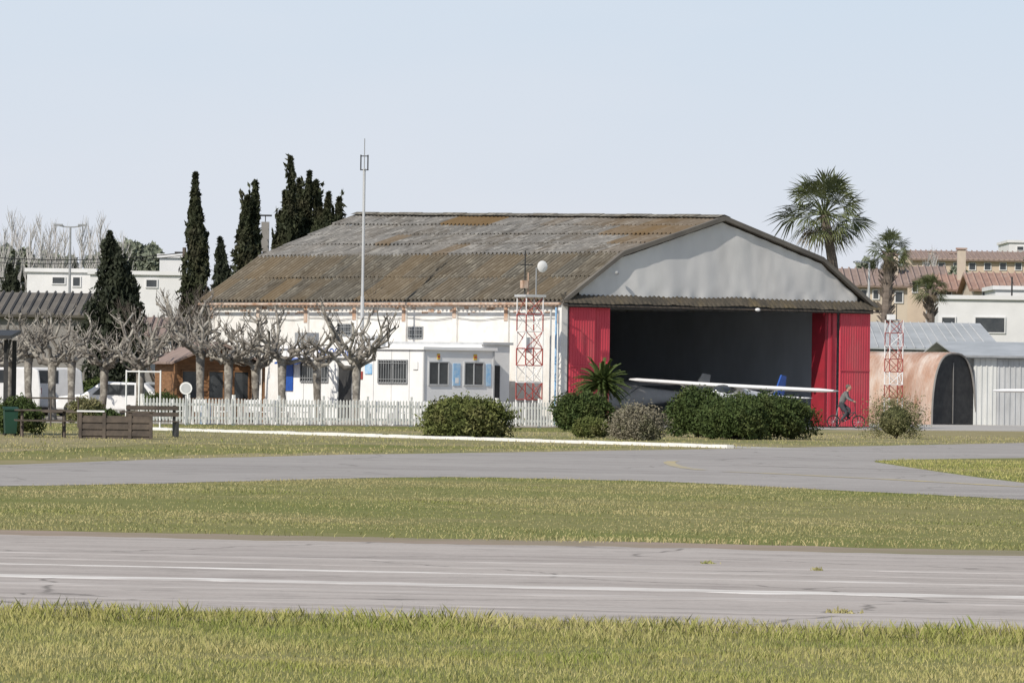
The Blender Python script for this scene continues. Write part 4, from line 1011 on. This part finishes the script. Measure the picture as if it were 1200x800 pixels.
for y in (-.35,-.2,-.05,.1,.25): b.box(-.8,.8,y,y+.13,.72,.76,'woodd')
for y in (-.75,.62): b.box(-.8,.8,y,y+.22,.44,.48,'woodd')
for x in (-.6,.55): b.tube([(x,-.55,0),(x,-.12,.72)],.04,'woodd',4); b.tube([(x,.6,0),(x,.15,.72)],.04,'woodd',4); b.box(x-.03,x+.03,-.7,.8,.38,.437,'woodd')
b.obj('table_boards',e)
e=empty('pergola',(X(4,180),180,0),0); b=B(); zt=Z(4,398,180)
for x in (-3,.0):
    for y in (0,3): b.box(x,x+.12,y,y+.12,0,zt,'dark')
b.prism([(-3.4,-.4,zt+.02),(.22,-.4,zt+.02),(.22,3.4,zt+.2),(-3.4,3.4,zt+.2)],(0,0,.10),'dark')
b.tube([(.06,.05,zt-.6),(.2,-.2,zt)],.04,'dark',4); b.obj('frame',e)
b=B()
for i,px in enumerate((24,60,92,148,163,188)):
    Y=208; x=X(px,Y); h=1.9 if px>140 else 1.0; b.tube([(x,Y,0),(x,Y,h)],.028,'plast' if px>140 else 'woodd',6)
b.tube([(X(148,208),208,1.85),(X(188,208),208,1.85)],.028,'plast',6); b.tube([(X(24,208),208,.95),(X(92,208),208,.95)],.03,'woodd',6); b.tube([(X(24,208),208,.5),(X(92,208),208,.5)],.03,'woodd',6)
b.obj('play_frame')
b=B(); b.tube([(0,0,0),(0,0,1.5)],.03,'lgrey',6); b.tube([(0,-.04,1.3),(0,-.06,1.3)],.22,'plast',20); b.tube([(0,-.061,1.3),(0,-.065,1.3)],.17,'lgrey',16); b.obj('round_traffic_sign',None,(X(218,224),224,0))
b=B(); b.box(-.2,.2,-.2,.2,0,.7,'lblue'); b.box(-.23,.23,-.23,.23,.702,.76,'blue'); b.obj('blue_crate',None,(X(240,231),231.5,0))

# ------------------------------------------------------------------ cyclist
RX,RY=X(991,256,480),256.0; RZ=math.radians(-8)
be=empty('bicycle',(RX,RY,.012),RZ); b=B()
for x in (-.48,.52):
    r=.25
    b.tube([(x+r*math.cos(a),0,r+r*math.sin(a)) for a in np.linspace(0,2*math.pi,22)],.028,'rubber',6)
    for a in np.linspace(0,math.pi,6)[:-1]: b.tube([(x-r*math.cos(a),0,r-r*math.sin(a)),(x+r*math.cos(a),0,r+r*math.sin(a))],.004,'lgrey',3)
    b.tube([(x,-.05,r),(x,.05,r)],.03,'grey',6)
for p,q,r in (((-.48,0,.25),(0,0,.30),.016),((0,0,.3),(.36,0,.62),.024),((-.48,0,.25),(-.16,0,.55),.014),((0,0,.3),(-.22,0,.86),.02),((-.14,0,.55),(.38,0,.64),.02),((.52,0,.25),(.38,0,.66),.02),((.38,0,.66),(.36,0,1.02),.018)):
    b.tube([p,q],r,'dark',6)
b.tube([(.36,-.27,1.04),(.36,-.1,1.02),(.36,.1,1.02),(.36,.27,1.04)],.014,'dark',5)
b.ball((-.24,0,.88),(.14,.08,.035),'dark'); b.tube([(0,-.1,.3),(0,.1,.3)],.02,'grey',6)
b.tube([(0,.09,.3),(.13,.09,.36)],.012,'grey',4); b.tube([(0,-.09,.3),(-.13,-.09,.24)],.012,'grey',4); b.box(.09,.17,.09,.19,.35,.37,'dark'); b.box(-.17,-.09,-.19,-.09,.23,.25,'dark')
b.obj('bicycle_frame',be,smooth=False)
pe=empty('man_cycling',(RX,RY,.012),RZ)
J=[((-.20,0,.95),.14),((-.14,0,1.10),.14),((-.05,0,1.27),.165),((.02,0,1.40),.135),((.06,0,1.47),.058),((.085,0,1.53),.06),
   ((.00,.18,1.40),.075),((.10,.26,1.18),.06),((.31,.25,1.08),.04),
   ((.00,-.18,1.40),.075),((.10,-.26,1.18),.06),((.31,-.25,1.08),.04),
   ((-.18,.10,.90),.11),((.16,.12,.74),.082),((.06,.12,.44),.06),((.18,.13,.39),.038),
   ((-.18,-.10,.90),.11),((.06,-.12,.60),.082),((-.15,-.12,.33),.06),((-.03,-.13,.27),.038)]
E=[(0,1),(1,2),(2,3),(3,4),(4,5),(3,6),(6,7),(7,8),(3,9),(9,10),(10,11),(0,12),(12,13),(13,14),(14,15),(0,16),(16,17),(17,18),(18,19)]
me=bpy.data.meshes.new('sk'); me.from_pydata([j[0] for j in J],E,[]); tmp=bpy.data.objects.new('sk',me); scene.collection.objects.link(tmp)
md=tmp.modifiers.new('s','SKIN'); md.use_smooth_shade=True; sb=tmp.modifiers.new('u','SUBSURF'); sb.levels=2; sb.render_levels=2
for i,j in enumerate(J): me.skin_vertices[0].data[i].radius=(j[1],j[1])
me.skin_vertices[0].data[0].use_root=True
dg=bpy.context.evaluated_depsgraph_get(); nm=bpy.data.meshes.new_from_object(tmp.evaluated_get(dg)); bpy.data.objects.remove(tmp)
nm.name='body'; nm.materials.clear()
for k in ('jacket','jeans','skin','rubber'): nm.materials.append(M[k])
def emat(c):
    best=9;bi=0
    for i,(a,d_) in enumerate(E):
        p=Vector(J[a][0]);q=Vector(J[d_][0]);t=max(0,min(1,(c-p).dot(q-p)/(q-p).length_squared)); dd=(c-p.lerp(q,t)).length
        if dd<best: best=dd;bi=i
    if bi in (4,): return 2
    if bi in (14,18): return 3
    if bi>=11 : return 1
    if bi==0 and c.z<.98: return 1
    return 0
for p in nm.polygons: p.material_index=emat(p.center); p.use_smooth=True
bo=bpy.data.objects.new('body',nm); scene.collection.objects.link(bo); bo.parent=pe
b=B()
b.ball((.12,0,1.615),(.098,.075,.118),'skin',14,12); b.ball((.085,0,1.655),(.103,.083,.098),'hair',14,10,.04)
b.tube([(.21,0,1.63),(.235,0,1.60),(.21,0,1.592)],[.010,.016,.010],'skin',5)
for s in (-1,1):
    b.ball((.205,s*.03,1.632),(.012,.012,.008),'dark',6,4); b.ball((.11,s*.078,1.61),(.022,.012,.032),'skin',6,5)
b.tube([(.206,-.022,1.562),(.212,0,1.56),(.206,.022,1.562)],.006,'dred',4)
for s in (-1,1):
    b.ball((.335,s*.25,1.065),(.045,.04,.022),'skin',8,6)
    for i in range(4):
        y=s*(.22+.02*i); l=(.9,1,.95,.8)[i]; b.tube([(.35,y,1.07),(.385,y,1.065),(.388,y,1.035),(.365,y,1.022+.004*l)],[.009,.0085,.008,.007],'skin',5)
    b.tube([(.33,s*.215,1.055),(.345,s*.20,1.035),(.365,s*.20,1.022)],[.011,.01,.008],'skin',5)
b.obj('head_and_hands',pe,smooth=True)
